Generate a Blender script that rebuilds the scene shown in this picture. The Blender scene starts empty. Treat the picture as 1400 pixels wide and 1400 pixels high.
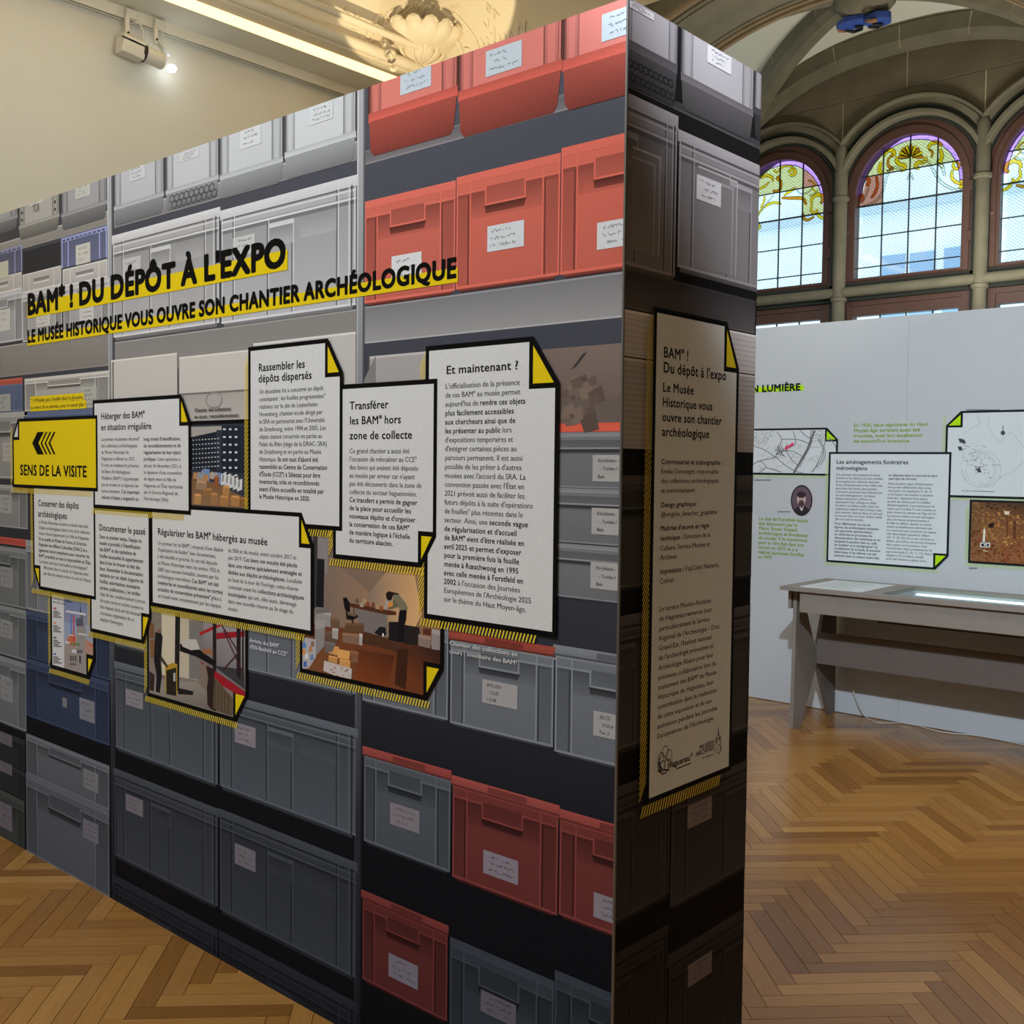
import bpy, math, random
import numpy as np
from mathutils import Vector, Matrix
random.seed(7)
SC=bpy.context.scene; COL=SC.collection
PI=math.pi
# ------------------------------------------------------------------ camera
FPX=1441.0
R=np.array([[0.0,0,0]]*3)
def _dir(p):
    v=np.array([p[0]-700,-(p[1]-700),-FPX]); return v/np.linalg.norm(v)
_X=-_dir((-933,617)); _Y=_dir((1974,648)); _Y=_Y-_X*np.dot(_X,_Y); _Y/=np.linalg.norm(_Y); _Z=np.cross(_X,_Y)
R=np.stack([_X,_Y,_Z])                      # camera axes -> world axes
def ray(x,y): return R@np.array([x-700.0,-(y-700.0),-FPX])
def _camera():
    a=ray(857,-4); b=ray(836,1612)
    ha=a[2]/np.hypot(a[0],a[1]); hb=b[2]/np.hypot(b[0],b[1]); d=2.5/(ha-hb)
    m=a[:2]/np.hypot(a[0],a[1])+b[:2]/np.hypot(b[0],b[1]); m/=np.hypot(m[0],m[1])
    return np.array([-m[0]*d,-m[1]*d,-hb*d])
CAM=_camera()
cam=bpy.data.cameras.new('camera'); camo=bpy.data.objects.new('camera',cam); COL.objects.link(camo)
cam.sensor_width=36; cam.sensor_fit='HORIZONTAL'; cam.lens=FPX/1400*36; cam.clip_start=.05; cam.clip_end=200
M4=Matrix.Identity(4)
for i in range(3):
    for j in range(3): M4[i][j]=R[i][j]
    M4[i][3]=CAM[i]
camo.matrix_world=M4; SC.camera=camo
# ------------------------------------------------------------------ exposure / world
vs=SC.view_settings; SC.display_settings.display_device='sRGB'
vs.view_transform='Standard'; vs.look='None'; vs.exposure=0.0; vs.gamma=1.0; vs.use_curve_mapping=False
w=bpy.data.worlds.new('overcast_sky'); SC.world=w; w.use_nodes=True
bg=w.node_tree.nodes['Background']; bg.inputs[0].default_value=(.76,.90,1.0,1); bg.inputs[1].default_value=3.3
# ------------------------------------------------------------------ lights of the hall and added fill lamps
def light(name,kind,loc,energy,color=(1,1,1),target=None,size=.3,spot=60,blend=.5,sy=None):
    l=bpy.data.lights.new(name,kind); l.energy=energy; l.color=color
    if kind=='AREA':
        l.size=size
        if sy: l.shape='RECTANGLE'; l.size_y=sy
    elif kind=='SPOT': l.spot_size=math.radians(spot); l.spot_blend=blend; l.shadow_soft_size=size
    else: l.shadow_soft_size=size
    o=bpy.data.objects.new(name,l); COL.objects.link(o); o.location=loc
    if target is not None:
        d=Vector(target)-Vector(loc); o.rotation_euler=d.to_track_quat('-Z','Y').to_euler()
    return o
light('hall_ceiling_light','AREA',(-1.2,-2.6,4.7),170,(.88,.94,1.0),(-1.2,-2.2,0),3.4,sy=2.4)
light('track_beam_front','SPOT',(-1.0,-2.3,4.3),85,(.84,.92,1.0),(-1.3,0,1.9),.12,75,.9)
light('track_beam_table','SPOT',(.9,-1.1,3.7),720,(.76,.88,1.0),(-.9,4.3,1.2),.05,56,.7)
light('floor_fill_spot','SPOT',(.75,2.1,4.4),170,(1,.95,.88),(.15,2.3,0),.2,84,.9)  # unseen spot added to brighten the floor
light('shell_uplight','SPOT',(-2.75,2.0,3.0),100,(1,.84,.58),(-3.45,2.72,4.55),.015,40,.06)
light('cove_fill','AREA',(-3.1,.6,4.12),22,(1,.90,.74),(-3.0,.6,6),.25,sy=4.0)  # unseen upward lamp added to fill the dim ceiling
light('wall_fill','AREA',(-2.6,.6,3.4),10,(.97,.98,.96),(-4.2,1.0,3.6),.8,sy=.5)  # unseen area lamp added to lift the cream wall
light('bay_fill','AREA',(-.9,5.0,2.6),26,(1,.95,.84),(-1.8,5.2,4.6),.6,sy=.3)  # unseen area lamp added to brighten the vault and its ribs
light('arch_fill','AREA',(-.9,3.4,2.9),9,(1,.93,.78),(-1.9,4.0,4.4),.4,sy=.3)  # unseen area lamp added below the arch to light its soffit

# ------------------------------------------------------------------ ray helpers
def onY(x,y,Y): r=ray(x,y); t=(Y-CAM[1])/r[1]; return CAM+t*r
def onX(x,y,X): r=ray(x,y); t=(X-CAM[0])/r[0]; return CAM+t*r
def onZ(x,y,Z): r=ray(x,y); t=(Z-CAM[2])/r[2]; return CAM+t*r
def proj(P):
    q=R.T@(np.array(P,float)-CAM); return 700+FPX*q[0]/-q[2],700-FPX*q[1]/-q[2]
def at6(x,z,y):                              # a point measured on the glass plane y=6, moved to a nearer plane along the same sight line
    P=CAM+(np.array([x,6.0,z])-CAM)*((y-CAM[1])/(6.0-CAM[1])); return P[0],P[2]
# ------------------------------------------------------------------ materials
def lin(c): 
    c=c/255.0
    return c/12.92 if c<=.04045 else ((c+.055)/1.055)**2.4
def L3(rgb): return tuple(lin(v) for v in rgb)
MATS={}
def nodes(m): 
    m.use_nodes=True; nt=m.node_tree; return nt,nt.nodes['Principled BSDF']
def mat(name,rgb,rough=.5,metal=0,noise=0,scale=8,bump=0,spec=.5,emit=None,estr=0):
    if name in MATS: return MATS[name]
    m=bpy.data.materials.new(name); nt,b=nodes(m); MATS[name]=m
    c=(*L3(rgb),1)
    b.inputs['Base Color'].default_value=c; b.inputs['Roughness'].default_value=rough; b.inputs['Metallic'].default_value=metal
    b.inputs['Specular IOR Level'].default_value=spec
    if emit: b.inputs['Emission Color'].default_value=(*L3(emit),1); b.inputs['Emission Strength'].default_value=estr
    if noise or bump:
        tc=nt.nodes.new('ShaderNodeTexCoord'); n=nt.nodes.new('ShaderNodeTexNoise'); n.inputs['Scale'].default_value=scale; n.inputs['Detail'].default_value=6
        nt.links.new(tc.outputs['Object'],n.inputs['Vector'])
        if noise:
            mx=nt.nodes.new('ShaderNodeMix'); mx.data_type='RGBA'
            mx.inputs['A'].default_value=tuple(v*(1-noise) for v in c[:3])+(1,); mx.inputs['B'].default_value=tuple(min(1,v*(1+noise)) for v in c[:3])+(1,)
            mr=nt.nodes.new('ShaderNodeMapRange'); mr.inputs[1].default_value=.3; mr.inputs[2].default_value=.7
            nt.links.new(n.outputs['Fac'],mr.inputs[0]); nt.links.new(mr.outputs[0],mx.inputs['Factor']); nt.links.new(mx.outputs['Result'],b.inputs['Base Color'])
        if bump:
            bp=nt.nodes.new('ShaderNodeBump'); bp.inputs['Strength'].default_value=bump; bp.inputs['Distance'].default_value=.01
            nt.links.new(n.outputs['Fac'],bp.inputs['Height']); nt.links.new(bp.outputs[0],b.inputs['Normal'])
    return m
def attr_mat(name,rough=.45,spec=.3,grain=.05):
    m=bpy.data.materials.new(name); nt,b=nodes(m)
    a=nt.nodes.new('ShaderNodeAttribute'); a.attribute_name='Col'
    tc=nt.nodes.new('ShaderNodeTexCoord'); n=nt.nodes.new('ShaderNodeTexNoise'); n.inputs['Scale'].default_value=260; n.inputs['Detail'].default_value=2
    nt.links.new(tc.outputs['Object'],n.inputs['Vector'])
    mr=nt.nodes.new('ShaderNodeMapRange'); mr.inputs[1].default_value=.25; mr.inputs[2].default_value=.75; mr.inputs[3].default_value=1-grain; mr.inputs[4].default_value=1+grain
    nt.links.new(n.outputs['Fac'],mr.inputs[0])
    v=nt.nodes.new('ShaderNodeVectorMath'); v.operation='SCALE'; nt.links.new(a.outputs['Color'],v.inputs[0]); nt.links.new(mr.outputs[0],v.inputs['Scale'])
    nt.links.new(v.outputs[0],b.inputs['Base Color']); b.inputs['Roughness'].default_value=rough; b.inputs['Specular IOR Level'].default_value=spec
    return m
PRINT=attr_mat('printed_board',.6,.06)
VC=attr_mat('vertex_coloured',.6,.3,.03)
# ------------------------------------------------------------------ objects
def link(o,parent=None):
    COL.objects.link(o)
    if parent is not None: o.parent=parent
    return o
def thing(name,label,cat,loc=(0,0,0),group=None,rz=0):
    o=bpy.data.objects.new(name,None); link(o); o.location=loc; o.rotation_euler=(0,0,rz); o['label']=label; o['category']=cat
    if group: o['group']=group
    return o
def tag(o,label=None,cat=None,group=None,kind=None):
    if label: o['label']=label
    if cat: o['category']=cat
    if group: o['group']=group
    if kind: o['kind']=kind
    return o
def struct(name,label=None):
    o=bpy.data.objects.new(name,None); link(o); o['kind']='structure'
    if label: o['label']=label
    return o
class MB:
    def __init__(s): s.v=[]; s.f=[]; s.c=[]
    def add(s,vs,fs,col=None):
        b=len(s.v); s.v+= [tuple(map(float,p)) for p in vs]; s.f+=[tuple(b+i for i in f) for f in fs]
        if col is not None: s.c+= [tuple(col)]*len(vs)
    def box(s,x0,x1,y0,y1,z0,z1,col=None):
        s.add([(x0,y0,z0),(x1,y0,z0),(x1,y1,z0),(x0,y1,z0),(x0,y0,z1),(x1,y0,z1),(x1,y1,z1),(x0,y1,z1)],
              [(0,3,2,1),(4,5,6,7),(0,1,5,4),(1,2,6,5),(2,3,7,6),(3,0,4,7)],col)
    def prism(s,pts,axis,a,b,col=None):
        # pts 2D polygon; axis: 'x' -> (y,z), 'y' -> (x,z), 'z' -> (x,y)
        def P(p,t): return {'x':(t,p[0],p[1]),'y':(p[0],t,p[1]),'z':(p[0],p[1],t)}[axis]
        n=len(pts); vs=[P(p,a) for p in pts]+[P(p,b) for p in pts]
        fs=[tuple(range(n))[::-1],tuple(range(n,2*n))]+[(i,(i+1)%n,n+(i+1)%n,n+i) for i in range(n)]
        s.add(vs,fs,col)
    def tube(s,pts,r,n=8,col=None,closed=False):
        pts=[Vector(p) for p in pts]; m=len(pts)
        rs=r if isinstance(r,(list,tuple)) else [r]*m
        vs=[];fs=[]; up=None
        for i,p in enumerate(pts):
            t=(pts[min(i+1,m-1)]-pts[max(i-1,0)])
            if closed: t=pts[(i+1)%m]-pts[(i-1)%m]
            t=t.normalized() if t.length>1e-9 else Vector((0,0,1))
            if up is None: up=Vector((0,0,1)) if abs(t.z)<.9 else Vector((1,0,0))
            sd=t.cross(up)
            if sd.length<1e-6: sd=t.cross(Vector((1,.3,0)))
            sd.normalize(); up2=sd.cross(t).normalized(); up=up2
            for k in range(n):
                a=2*PI*k/n; vs.append(p+(sd*math.cos(a)+up2*math.sin(a))*rs[i])
        for i in range(m if closed else m-1):
            j=(i+1)%m
            for k in range(n): fs.append((i*n+k,i*n+(k+1)%n,j*n+(k+1)%n,j*n+k))
        if not closed: fs.append(tuple(range(n))[::-1]); fs.append(tuple((m-1)*n+k for k in range(n)))
        s.add(vs,fs,col)
    def sweep(s,path,prof,up=(0,1,0),col=None):
        # prof: list of (side, up) offsets; up vector fixed
        path=[Vector(p) for p in path]; U=Vector(up).normalized(); m=len(path); n=len(prof); vs=[];fs=[]
        for i,p in enumerate(path):
            t=(path[min(i+1,m-1)]-path[max(i-1,0)]).normalized(); nrm=t.cross(U).normalized()
            for a,b in prof: vs.append(p+nrm*a+U*b)
        for i in range(m-1):
            for k in range(n): fs.append((i*n+k,i*n+(k+1)%n,(i+1)*n+(k+1)%n,(i+1)*n+k))
        fs.append(tuple(range(n))[::-1]); fs.append(tuple((m-1)*n+k for k in range(n)))
        s.add(vs,fs,col)
    def lathe(s,prof,c=(0,0,0),n=24,axis=None,col=None):
        vs=[];fs=[];m=len(prof)
        for r,z in prof:
            for k in range(n):
                a=2*PI*k/n; vs.append((c[0]+r*math.cos(a),c[1]+r*math.sin(a),c[2]+z))
        for i in range(m-1):
            for k in range(n): fs.append((i*n+k,i*n+(k+1)%n,(i+1)*n+(k+1)%n,(i+1)*n+k))
        fs.append(tuple(range(n))[::-1]); fs.append(tuple((m-1)*n+k for k in range(n)))
        if axis is not None:
            q=Vector((0,0,1)).rotation_difference(Vector(axis)); cc=Vector(c)
            vs=[cc+q@(Vector(v)-cc) for v in vs]
        s.add(vs,fs,col)
    def build(s,name,m,parent=None,smooth=False,bevel=0):
        me=bpy.data.meshes.new(name); me.from_pydata(s.v,[],s.f); me.update()
        if s.c:
            a=me.color_attributes.new('Col','FLOAT_COLOR','POINT'); a.data.foreach_set('color',np.array([(*c[:3],1.0) for c in s.c],dtype=np.float32).ravel())
        me.materials.append(m)
        if smooth: me.polygons.foreach_set('use_smooth',[True]*len(me.polygons))
        o=bpy.data.objects.new(name,me); link(o,parent)
        if bevel:
            b=o.modifiers.new('bevel','BEVEL'); b.width=bevel; b.segments=2; b.limit_method='ANGLE'
        if smooth:
            try: me.set_sharp_from_angle(angle=math.radians(40))
            except Exception: pass
        return o
def slab_mesh(outer,holes,y0,y1):
    """solid plate in the xz plane with holes, between y0 and y1 (via a filled 2D curve)"""
    cu=bpy.data.curves.new('tmp','CURVE'); cu.dimensions='2D'; cu.fill_mode='BOTH'; cu.extrude=abs(y1-y0)/2
    for pts in [outer]+holes:
        sp=cu.splines.new('POLY'); sp.points.add(len(pts)-1); sp.use_cyclic_u=True
        for i,p in enumerate(pts): sp.points[i].co=(p[0],p[1],0,1)
    o=bpy.data.objects.new('tmp',cu); COL.objects.link(o); bpy.context.view_layer.update()
    me=bpy.data.meshes.new_from_object(o.evaluated_get(bpy.context.evaluated_depsgraph_get()))
    ym=(y0+y1)/2
    V=[(v.co.x,ym-v.co.z,v.co.y) for v in me.vertices]; F=[tuple(p.vertices) for p in me.polygons]
    bpy.data.objects.remove(o); bpy.data.curves.remove(cu); bpy.data.meshes.remove(me)
    return V,F
def slab(name,outer,holes,y0,y1,m,parent=None,bevel=0):
    V,F=slab_mesh(outer,holes,y0,y1); b=MB(); b.add(V,F); return b.build(name,m,parent,bevel=bevel)

# ------------------------------------------------------------------ flat prints: planes, colours, clipping
class Plane:
    def __init__(s,kind,u0,u1,v0,v1): s.k=kind; s.b=(u0,u1,v0,v1)
    def to2(s,x,y):
        if s.k=='F': p=onY(x,y,0.0); return p[0],p[2]
        if s.k=='E': p=onX(x,y,0.0); return p[1],p[2]
        p=onY(x,y,4.49); return p[0],p[2]
    def P(s,u,v,d):
        if s.k=='F': return (u,-d,v)
        if s.k=='E': return (d,u,v)
        return (u,4.49-d,v)
    def E(s,v):   # how strongly the lamps light this board at height v (white card seen -> .8 albedo)
        if s.k=='F': return np.interp(v,[0,.3,1.05,1.8,2.4],[.40,.43,.445,.475,.52])
        if s.k=='E': return np.interp(v,[0,.5,1.2,2.0,2.5],[.27,.29,.32,.35,.40])
        return np.interp(v,[0,1,2.5],[.46,.47,.45])
    def tint(s,v):  # ink shifted bluer against warm scene light; light compensation put into the colour
        t=max(0.0,1-v/1.5)
        if s.k=='F': return (1-.10*t,1.0,1+.26*t)
        if s.k=='E': return (.97,1.0,1.10)
        return (1,1,1)
    def u_at(s,px,v):          # u of the vertical line seen at column px at height v
        py=700.0
        for _ in range(4):
            u,_v=s.to2(px,py); q=proj(s.P(u,v,0)); py=q[1]
        return s.to2(px,py)[0]
PF=Plane('F',-3.6,0,0,2.5); PE=Plane('E',0,.563,0,2.5); PW=Plane('W',-3.2,3.0,0,2.45)
def alb(pl,rgb,v,raw=False):
    if raw: return L3(rgb)
    e=pl.E(v); tn=pl.tint(v); q=[lin(c)/e*.8*t_ for c,t_ in zip(rgb,tn)]; m_=max(q); k=.9/m_ if m_>.9 else 1.0; return tuple(c*k for c in q)  # ink colour compensated for the light level and tint at its height
def clip(poly,b):
    for ax,lim,sg in ((0,b[0],1),(0,b[1],-1),(1,b[2],1),(1,b[3],-1)):
        out=[]; n=len(poly)
        for i in range(n):
            A=poly[i];B=poly[(i+1)%n]; da=(A[ax]-lim)*sg; db=(B[ax]-lim)*sg
            if da>=0: out.append(A)
            if (da>=0)!=(db>=0):
                t=da/(da-db); out.append(tuple(A[k]+(B[k]-A[k])*t for k in range(5)))
        poly=out
        if len(poly)<3: return []
    return poly
class Pt:
    """collects coloured flat polygons on a board"""
    def __init__(s,pl,bounds=None,half=None): s.pl=pl; s.mb=MB(); s.bd=bounds or pl.b; s.half=half; s.k=0; s.inc=1e-6 if pl.k=='W' else 3e-7
    def poly(s,pts,rgb,d,raw=False):
        """pts (u,v); rgb a colour or one per point (as seen in the photograph)"""
        n=len(pts); cs=rgb if isinstance(rgb[0],(tuple,list)) else [rgb]*n
        q=[(p[0],p[1],*alb(s.pl,c,p[1],raw)) for p,c in zip(pts,cs)]
        q=clip(q,s.bd)
        if q and s.half:
            a_,b_,c_=s.half; out=[]
            for i in range(len(q)):
                A=q[i];B=q[(i+1)%len(q)]; da=c_-a_*A[0]-b_*A[1]; db=c_-a_*B[0]-b_*B[1]
                if da>=0: out.append(A)
                if (da>=0)!=(db>=0): t=da/(da-db); out.append(tuple(A[j]+(B[j]-A[j])*t for j in range(5)))
            q=out if len(out)>2 else []
        if not q: return
        s.k+=1; d=d+s.k*s.inc
        b=len(s.mb.v)
        for t in q: s.mb.v.append(tuple(map(float,s.pl.P(t[0],t[1],d)))); s.mb.c.append(t[2:5])
        s.mb.f.append(tuple(range(b,b+len(q))))
    def rect(s,u0,v0,u1,v1,rgb,d,top=None,raw=False):
        c=[rgb,rgb,top or rgb,top or rgb]; s.poly([(u0,v0),(u1,v0),(u1,v1),(u0,v1)],c,d,raw)
    def line(s,pts,wd,rgb,d,raw=False):
        for i in range(len(pts)-1):
            a=np.array(pts[i]);b=np.array(pts[i+1]); t=b-a; L=np.hypot(*t)
            if L<1e-6: continue
            n=np.array([-t[1],t[0]])/L*wd/2; e=t/L*wd*.3
            s.poly([a-n-e,b-n+e,b+n+e,a+n-e],rgb,d+(i%9)*8e-6,raw)
    def ell(s,c,ru,rv,rgb,d,n=20,raw=False,a0=0,a1=2*PI):
        s.poly([(c[0]+ru*math.cos(a0+(a1-a0)*k/n),c[1]+rv*math.sin(a0+(a1-a0)*k/n)) for k in range(n)],rgb,d,raw)
    def build(s,name,parent,m=None):
        if not s.mb.v: return None
        return s.mb.build(name,m or PRINT,parent)
def zt(pl,ox,oy,sc):
    return lambda x,y: pl.to2(ox+x/sc,oy+y/sc)
# ------------------------------------------------------------------ lettering from the built-in font
GL={}
def glyph(ch,res=2):
    k=(ch,res)
    if k in GL: return GL[k]
    def meas(body,mesh=False):
        cu=bpy.data.curves.new('g','FONT'); cu.body=body; cu.resolution_u=res; o=bpy.data.objects.new('g',cu); COL.objects.link(o); bpy.context.view_layer.update()
        me=bpy.data.meshes.new_from_object(o.evaluated_get(bpy.context.evaluated_depsgraph_get()))
        V=np.array([(v.co.x,v.co.y) for v in me.vertices]) if len(me.vertices) else np.zeros((0,2)); F=[tuple(p.vertices) for p in me.polygons]
        bpy.data.objects.remove(o); bpy.data.curves.remove(cu); bpy.data.meshes.remove(me); return V,F
    if 'H0' not in GL:
        V,_=meas('HH'); V1,_=meas('H'); GL['H0']=V1[:,0].min(); GL['HA']=V[:,0].max()-V1[:,0].max(); GL['CAP']=V1[:,1].max()
    V2,_=meas('H'+ch+'H'); adv=V2[:,0].max()-meas('H')[0][:,0].max()-GL['HA']
    if ch==' ': GL[k]=(np.zeros((0,2)),[],adv); return GL[k]
    V,F=meas(ch); GL[k]=(V,F,adv); return GL[k]
def text(pt,s,u,v,cap,width,rgb,d,bold=False,heavy=1.0,track=0,res=2,raw=False,slant=0):
    """one line; '|' toggles bold; width None = natural width at height cap; returns natural width"""
    s=s.replace('\u2019',"'"); b=bold; x=0; items=[]
    for ch in s:
        if ch=='|': b=not b; continue
        if ch=='*': V,F,adv=glyph('*',res); sc=.8; items.append((V*sc+np.array([0,.18]),F,x,b)); x+=adv*sc; continue
        V,F,adv=glyph(ch,res); adv*= (1.06 if b else 1.0); items.append((V,F,x,b)); x+=adv+track
    cp=GL['CAP']; sy=cap/cp; nat=x*sy
    sx=sy if width is None else width/max(x,1e-6)
    for V,F,x0,bb in items:
        if not len(V): continue
        r=(.022 if bb else .011)*heavy
        offs=[(0,0)] if r<.004 else ([(-r,0),(r,0)] if not bb else [(-r,-r*.7),(r,-r*.7),(-r,r*.7),(r,r*.7)])
        if heavy>1.8: offs+= [(0,0),(-r,0),(r,0),(0,r),(0,-r)]
        for k,(ox,oy) in enumerate(offs):
            U=u+(V[:,0]+x0+ox)*sx; W=v+(V[:,1]+oy)*sy
            base=len(pt.mb.v)
            for a,c in zip(U,W): 
                pt.mb.v.append(tuple(map(float,pt.pl.P(a+slant*(c-v),c,d+k*.00001)))); pt.mb.c.append(alb(pt.pl,rgb,c,raw))
            bd=pt.bd; inside=[bd[0]<=a<=bd[1] and bd[2]<=c<=bd[3] for a,c in zip(U,W)]
            pt.mb.f+=[tuple(base+i for i in f) for f in F if all(inside[i] for i in f)]
    return nat
def block(pt,Z,left,y0,y1,lines,cap,rgb,d,bold=False,heavy=1.0,res=2):
    """lines: list of (text, right column or None); all numbers read in zoom Z"""
    n=len(lines); u0,vA=Z(left,y0); uB,vB=Z(left,y1); u_c,vC=Z(left,y0-cap); cp=vC-vA
    ratios=[]
    for i,(s,r) in enumerate(lines):
        v=vA+(vB-vA)*(i/(n-1) if n>1 else 0)
        w=None
        if r is not None:
            px=Z.ox+r/Z.sc; w=pt.pl.u_at(px,v)-u0
        else: w=Z.ratio*text(Pt(pt.pl),s,u0,v,cp,None,rgb,d,bold,heavy,res=res)
        text(pt,s,u0,v,cp,w,rgb,d,bold,heavy,res=res)
class ZT:
    def __init__(s,pl,ox,oy,sc,ratio=.85): s.pl=pl;s.ox=ox;s.oy=oy;s.sc=sc; s.ratio=ratio
    def __call__(s,x,y): return s.pl.to2(s.ox+x/s.sc,s.oy+y/s.sc)
def scribble(pt,u0,v0,u1,v1,n,rgb,d):
    for i in range(n):
        v=v1-(v1-v0)*(i+.75)/(n+.6); a=u0+(u1-u0)*random.uniform(.08,.25); e=u0+(u1-u0)*random.uniform(.6,.93); x=a; pts=[]
        h=(v1-v0)/(n+1)*.28
        while x<e:
            pts.append((x,v+random.uniform(-h,h))); x+=(u1-u0)*.022
            if random.random()<.12:
                pt.line(pts,.0011,rgb,d); pts=[]; x+=(u1-u0)*.03
        pt.line(pts,.0011,rgb,d)
# ================================================================== FLOOR: oak herringbone, every near block its own piece
def wood_mat(name,island):
    m=bpy.data.materials.new(name); nt,b=nodes(m); N=nt.nodes; K=nt.links
    tc=N.new('ShaderNodeTexCoord'); mp=N.new('ShaderNodeMapping'); mp.inputs['Scale'].default_value=(7,90,7) 
    if island:
        g=N.new('ShaderNodeNewGeometry'); rnd=g.outputs['Random Per Island']; K.new(tc.outputs['UV'],mp.inputs['Vector'])
    else:
        g=N.new('ShaderNodeObjectInfo'); rnd=g.outputs['Random']; K.new(tc.outputs['Object'],mp.inputs['Vector'])
    ad=N.new('ShaderNodeVectorMath'); ad.operation='ADD'; sc=N.new('ShaderNodeVectorMath'); sc.operation='SCALE'; sc.inputs[0].default_value=(17,31,7); K.new(rnd,sc.inputs['Scale'])
    K.new(mp.outputs[0],ad.inputs[0]); K.new(sc.outputs[0],ad.inputs[1])
    n=N.new('ShaderNodeTexNoise'); n.inputs['Scale'].default_value=1.0; n.inputs['Detail'].default_value=7; n.inputs['Roughness'].default_value=.65; K.new(ad.outputs[0],n.inputs['Vector'])
    cr=N.new('ShaderNodeValToRGB'); e=cr.color_ramp; e.elements[0].position=.0; e.elements[0].color=(*L3((134,90,42)),1); e.elements[1].position=1; e.elements[1].color=(*L3((196,148,82)),1)
    for p,c in ((.2,(158,110,54)),(.45,(173,124,63)),(.7,(180,132,70)),(.85,(154,106,56))):
        q=e.elements.new(p); q.color=(*L3(c),1)
    K.new(rnd,cr.inputs[0])
    mr=N.new('ShaderNodeMapRange'); mr.inputs[1].default_value=.3; mr.inputs[2].default_value=.72; mr.inputs[3].default_value=.84; mr.inputs[4].default_value=1.08; K.new(n.outputs['Fac'],mr.inputs[0])
    v=N.new('ShaderNodeVectorMath'); v.operation='SCALE'; K.new(cr.outputs[0],v.inputs[0]); K.new(mr.outputs[0],v.inputs['Scale']); K.new(v.outputs[0],b.inputs['Base Color'])
    n2=N.new('ShaderNodeTexNoise'); n2.inputs['Scale'].default_value=3; K.new(tc.outputs['Object'],n2.inputs['Vector'])
    mr2=N.new('ShaderNodeMapRange'); mr2.inputs[3].default_value=.15; mr2.inputs[4].default_value=.30; K.new(n.outputs['Fac'],mr2.inputs[0]); K.new(mr2.outputs[0],b.inputs['Roughness'])
    b.inputs['Specular IOR Level'].default_value=.5
    return m
WOOD=wood_mat('oak_block',False); WOODI=wood_mat('oak_blocks_far',True)
floor=struct('floor')
sb=MB(); sb.box(-6.5,5,-7,8,-.05,-.011); sb.build('subfloor',mat('subfloor_dark',(30,18,9),.9),floor)
LP,WP=.4525,.0640
GAPX=.0010; q2=math.sqrt(2)
def plank_mesh(l,wd,name):
    b=MB(); hx=l/2-GAPX;hy=wd/2-GAPX
    b.box(-hx,hx,-hy,hy,-.011,0)
    return b.build(name,WOOD,floor)
planks=[]
Ox,Oy=-.142-((2*LP-WP)/q2-LP*q2),1.298-WP/q2
for m in range(-14,15):
    for k in range(-95,95):
        fx0=k*WP+m*LP; fy0=k*WP-m*LP
        for kind,(cx,cy) in (('h',(fx0+LP/2,fy0+WP/2)),('v',(fx0+LP+WP/2,fy0+WP-LP/2))):
            X=Ox+(cx-cy)/q2; Y=Oy+(cx+cy)/q2
            if -6.2<X<4.6 and -6.5<Y<6.0: planks.append((X,Y,kind))
def inview(X,Y,mg=60):
    v=R.T@(np.array([X,Y,0])-CAM)
    if v[2]>-.2: return False
    x,y=700+FPX*v[0]/-v[2],700-FPX*v[1]/-v[2]
    return -mg<x<1400+mg and -mg<y<1400+mg
def hidden(X,Y):
    # behind the printed board: the sight line to the block crosses y=0 at x<0 (board side)
    if Y>.25:
        t=(0-CAM[1])/(Y-CAM[1]); xx=CAM[0]+(X-CAM[0])*t
        if xx<-.12: return True
        t2=(.572-CAM[1])/(Y-CAM[1]); 
        if 0<t2<1 and CAM[0]+(X-CAM[0])*t2<-.12: return True
    return Y>4.6 or (-3.6<X<-.3 and .3<Y<.3)
near=[p for p in planks if inview(p[0],p[1]) and not hidden(p[0],p[1])]
near.sort(key=lambda p:(p[0]-CAM[0])**2+(p[1]-CAM[1])**2)
near=near[:300]; ns=set(near)
first=None
for X,Y,kd in near:
    if first is None: first=plank_mesh(LP,WP,'parquet_block'); o=first
    else: o=first.copy(); COL.objects.link(o); o.parent=floor
    o.location=(X,Y,0); o.rotation_euler=(0,0,PI/4 if kd=='h' else -PI/4+ (PI if random.random()<.5 else 0))
b=MB(); uvs=[]
for X,Y,kd in planks:
    if (X,Y,kd) in ns: continue
    a=PI/4 if kd=='h' else -PI/4; ca,sa=math.cos(a),math.sin(a); hx=LP/2-GAPX; hy=WP/2-GAPX
    vs=[(X+ca*p-sa*q,Y+sa*p+ca*q,z) for z in(-.011,0) for p,q in((-hx,-hy),(hx,-hy),(hx,hy),(-hx,hy))]
    b.add(vs,[(0,1,5,4),(1,2,6,5),(2,3,7,6),(3,0,4,7),(4,5,6,7)]); uvs+= [(p,q) for _ in (0,1) for p,q in((-hx,-hy),(hx,-hy),(hx,hy),(-hx,hy))]
o=b.build('parquet_blocks_far',WOODI,floor); o['kind']='stuff'
uvl=o.data.uv_layers.new(name='UVMap'); li=np.zeros(len(o.data.loops),dtype=np.int32); o.data.loops.foreach_get('vertex_index',li)
uvl.data.foreach_set('uv',np.array(uvs,dtype=np.float32)[li].ravel())

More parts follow.
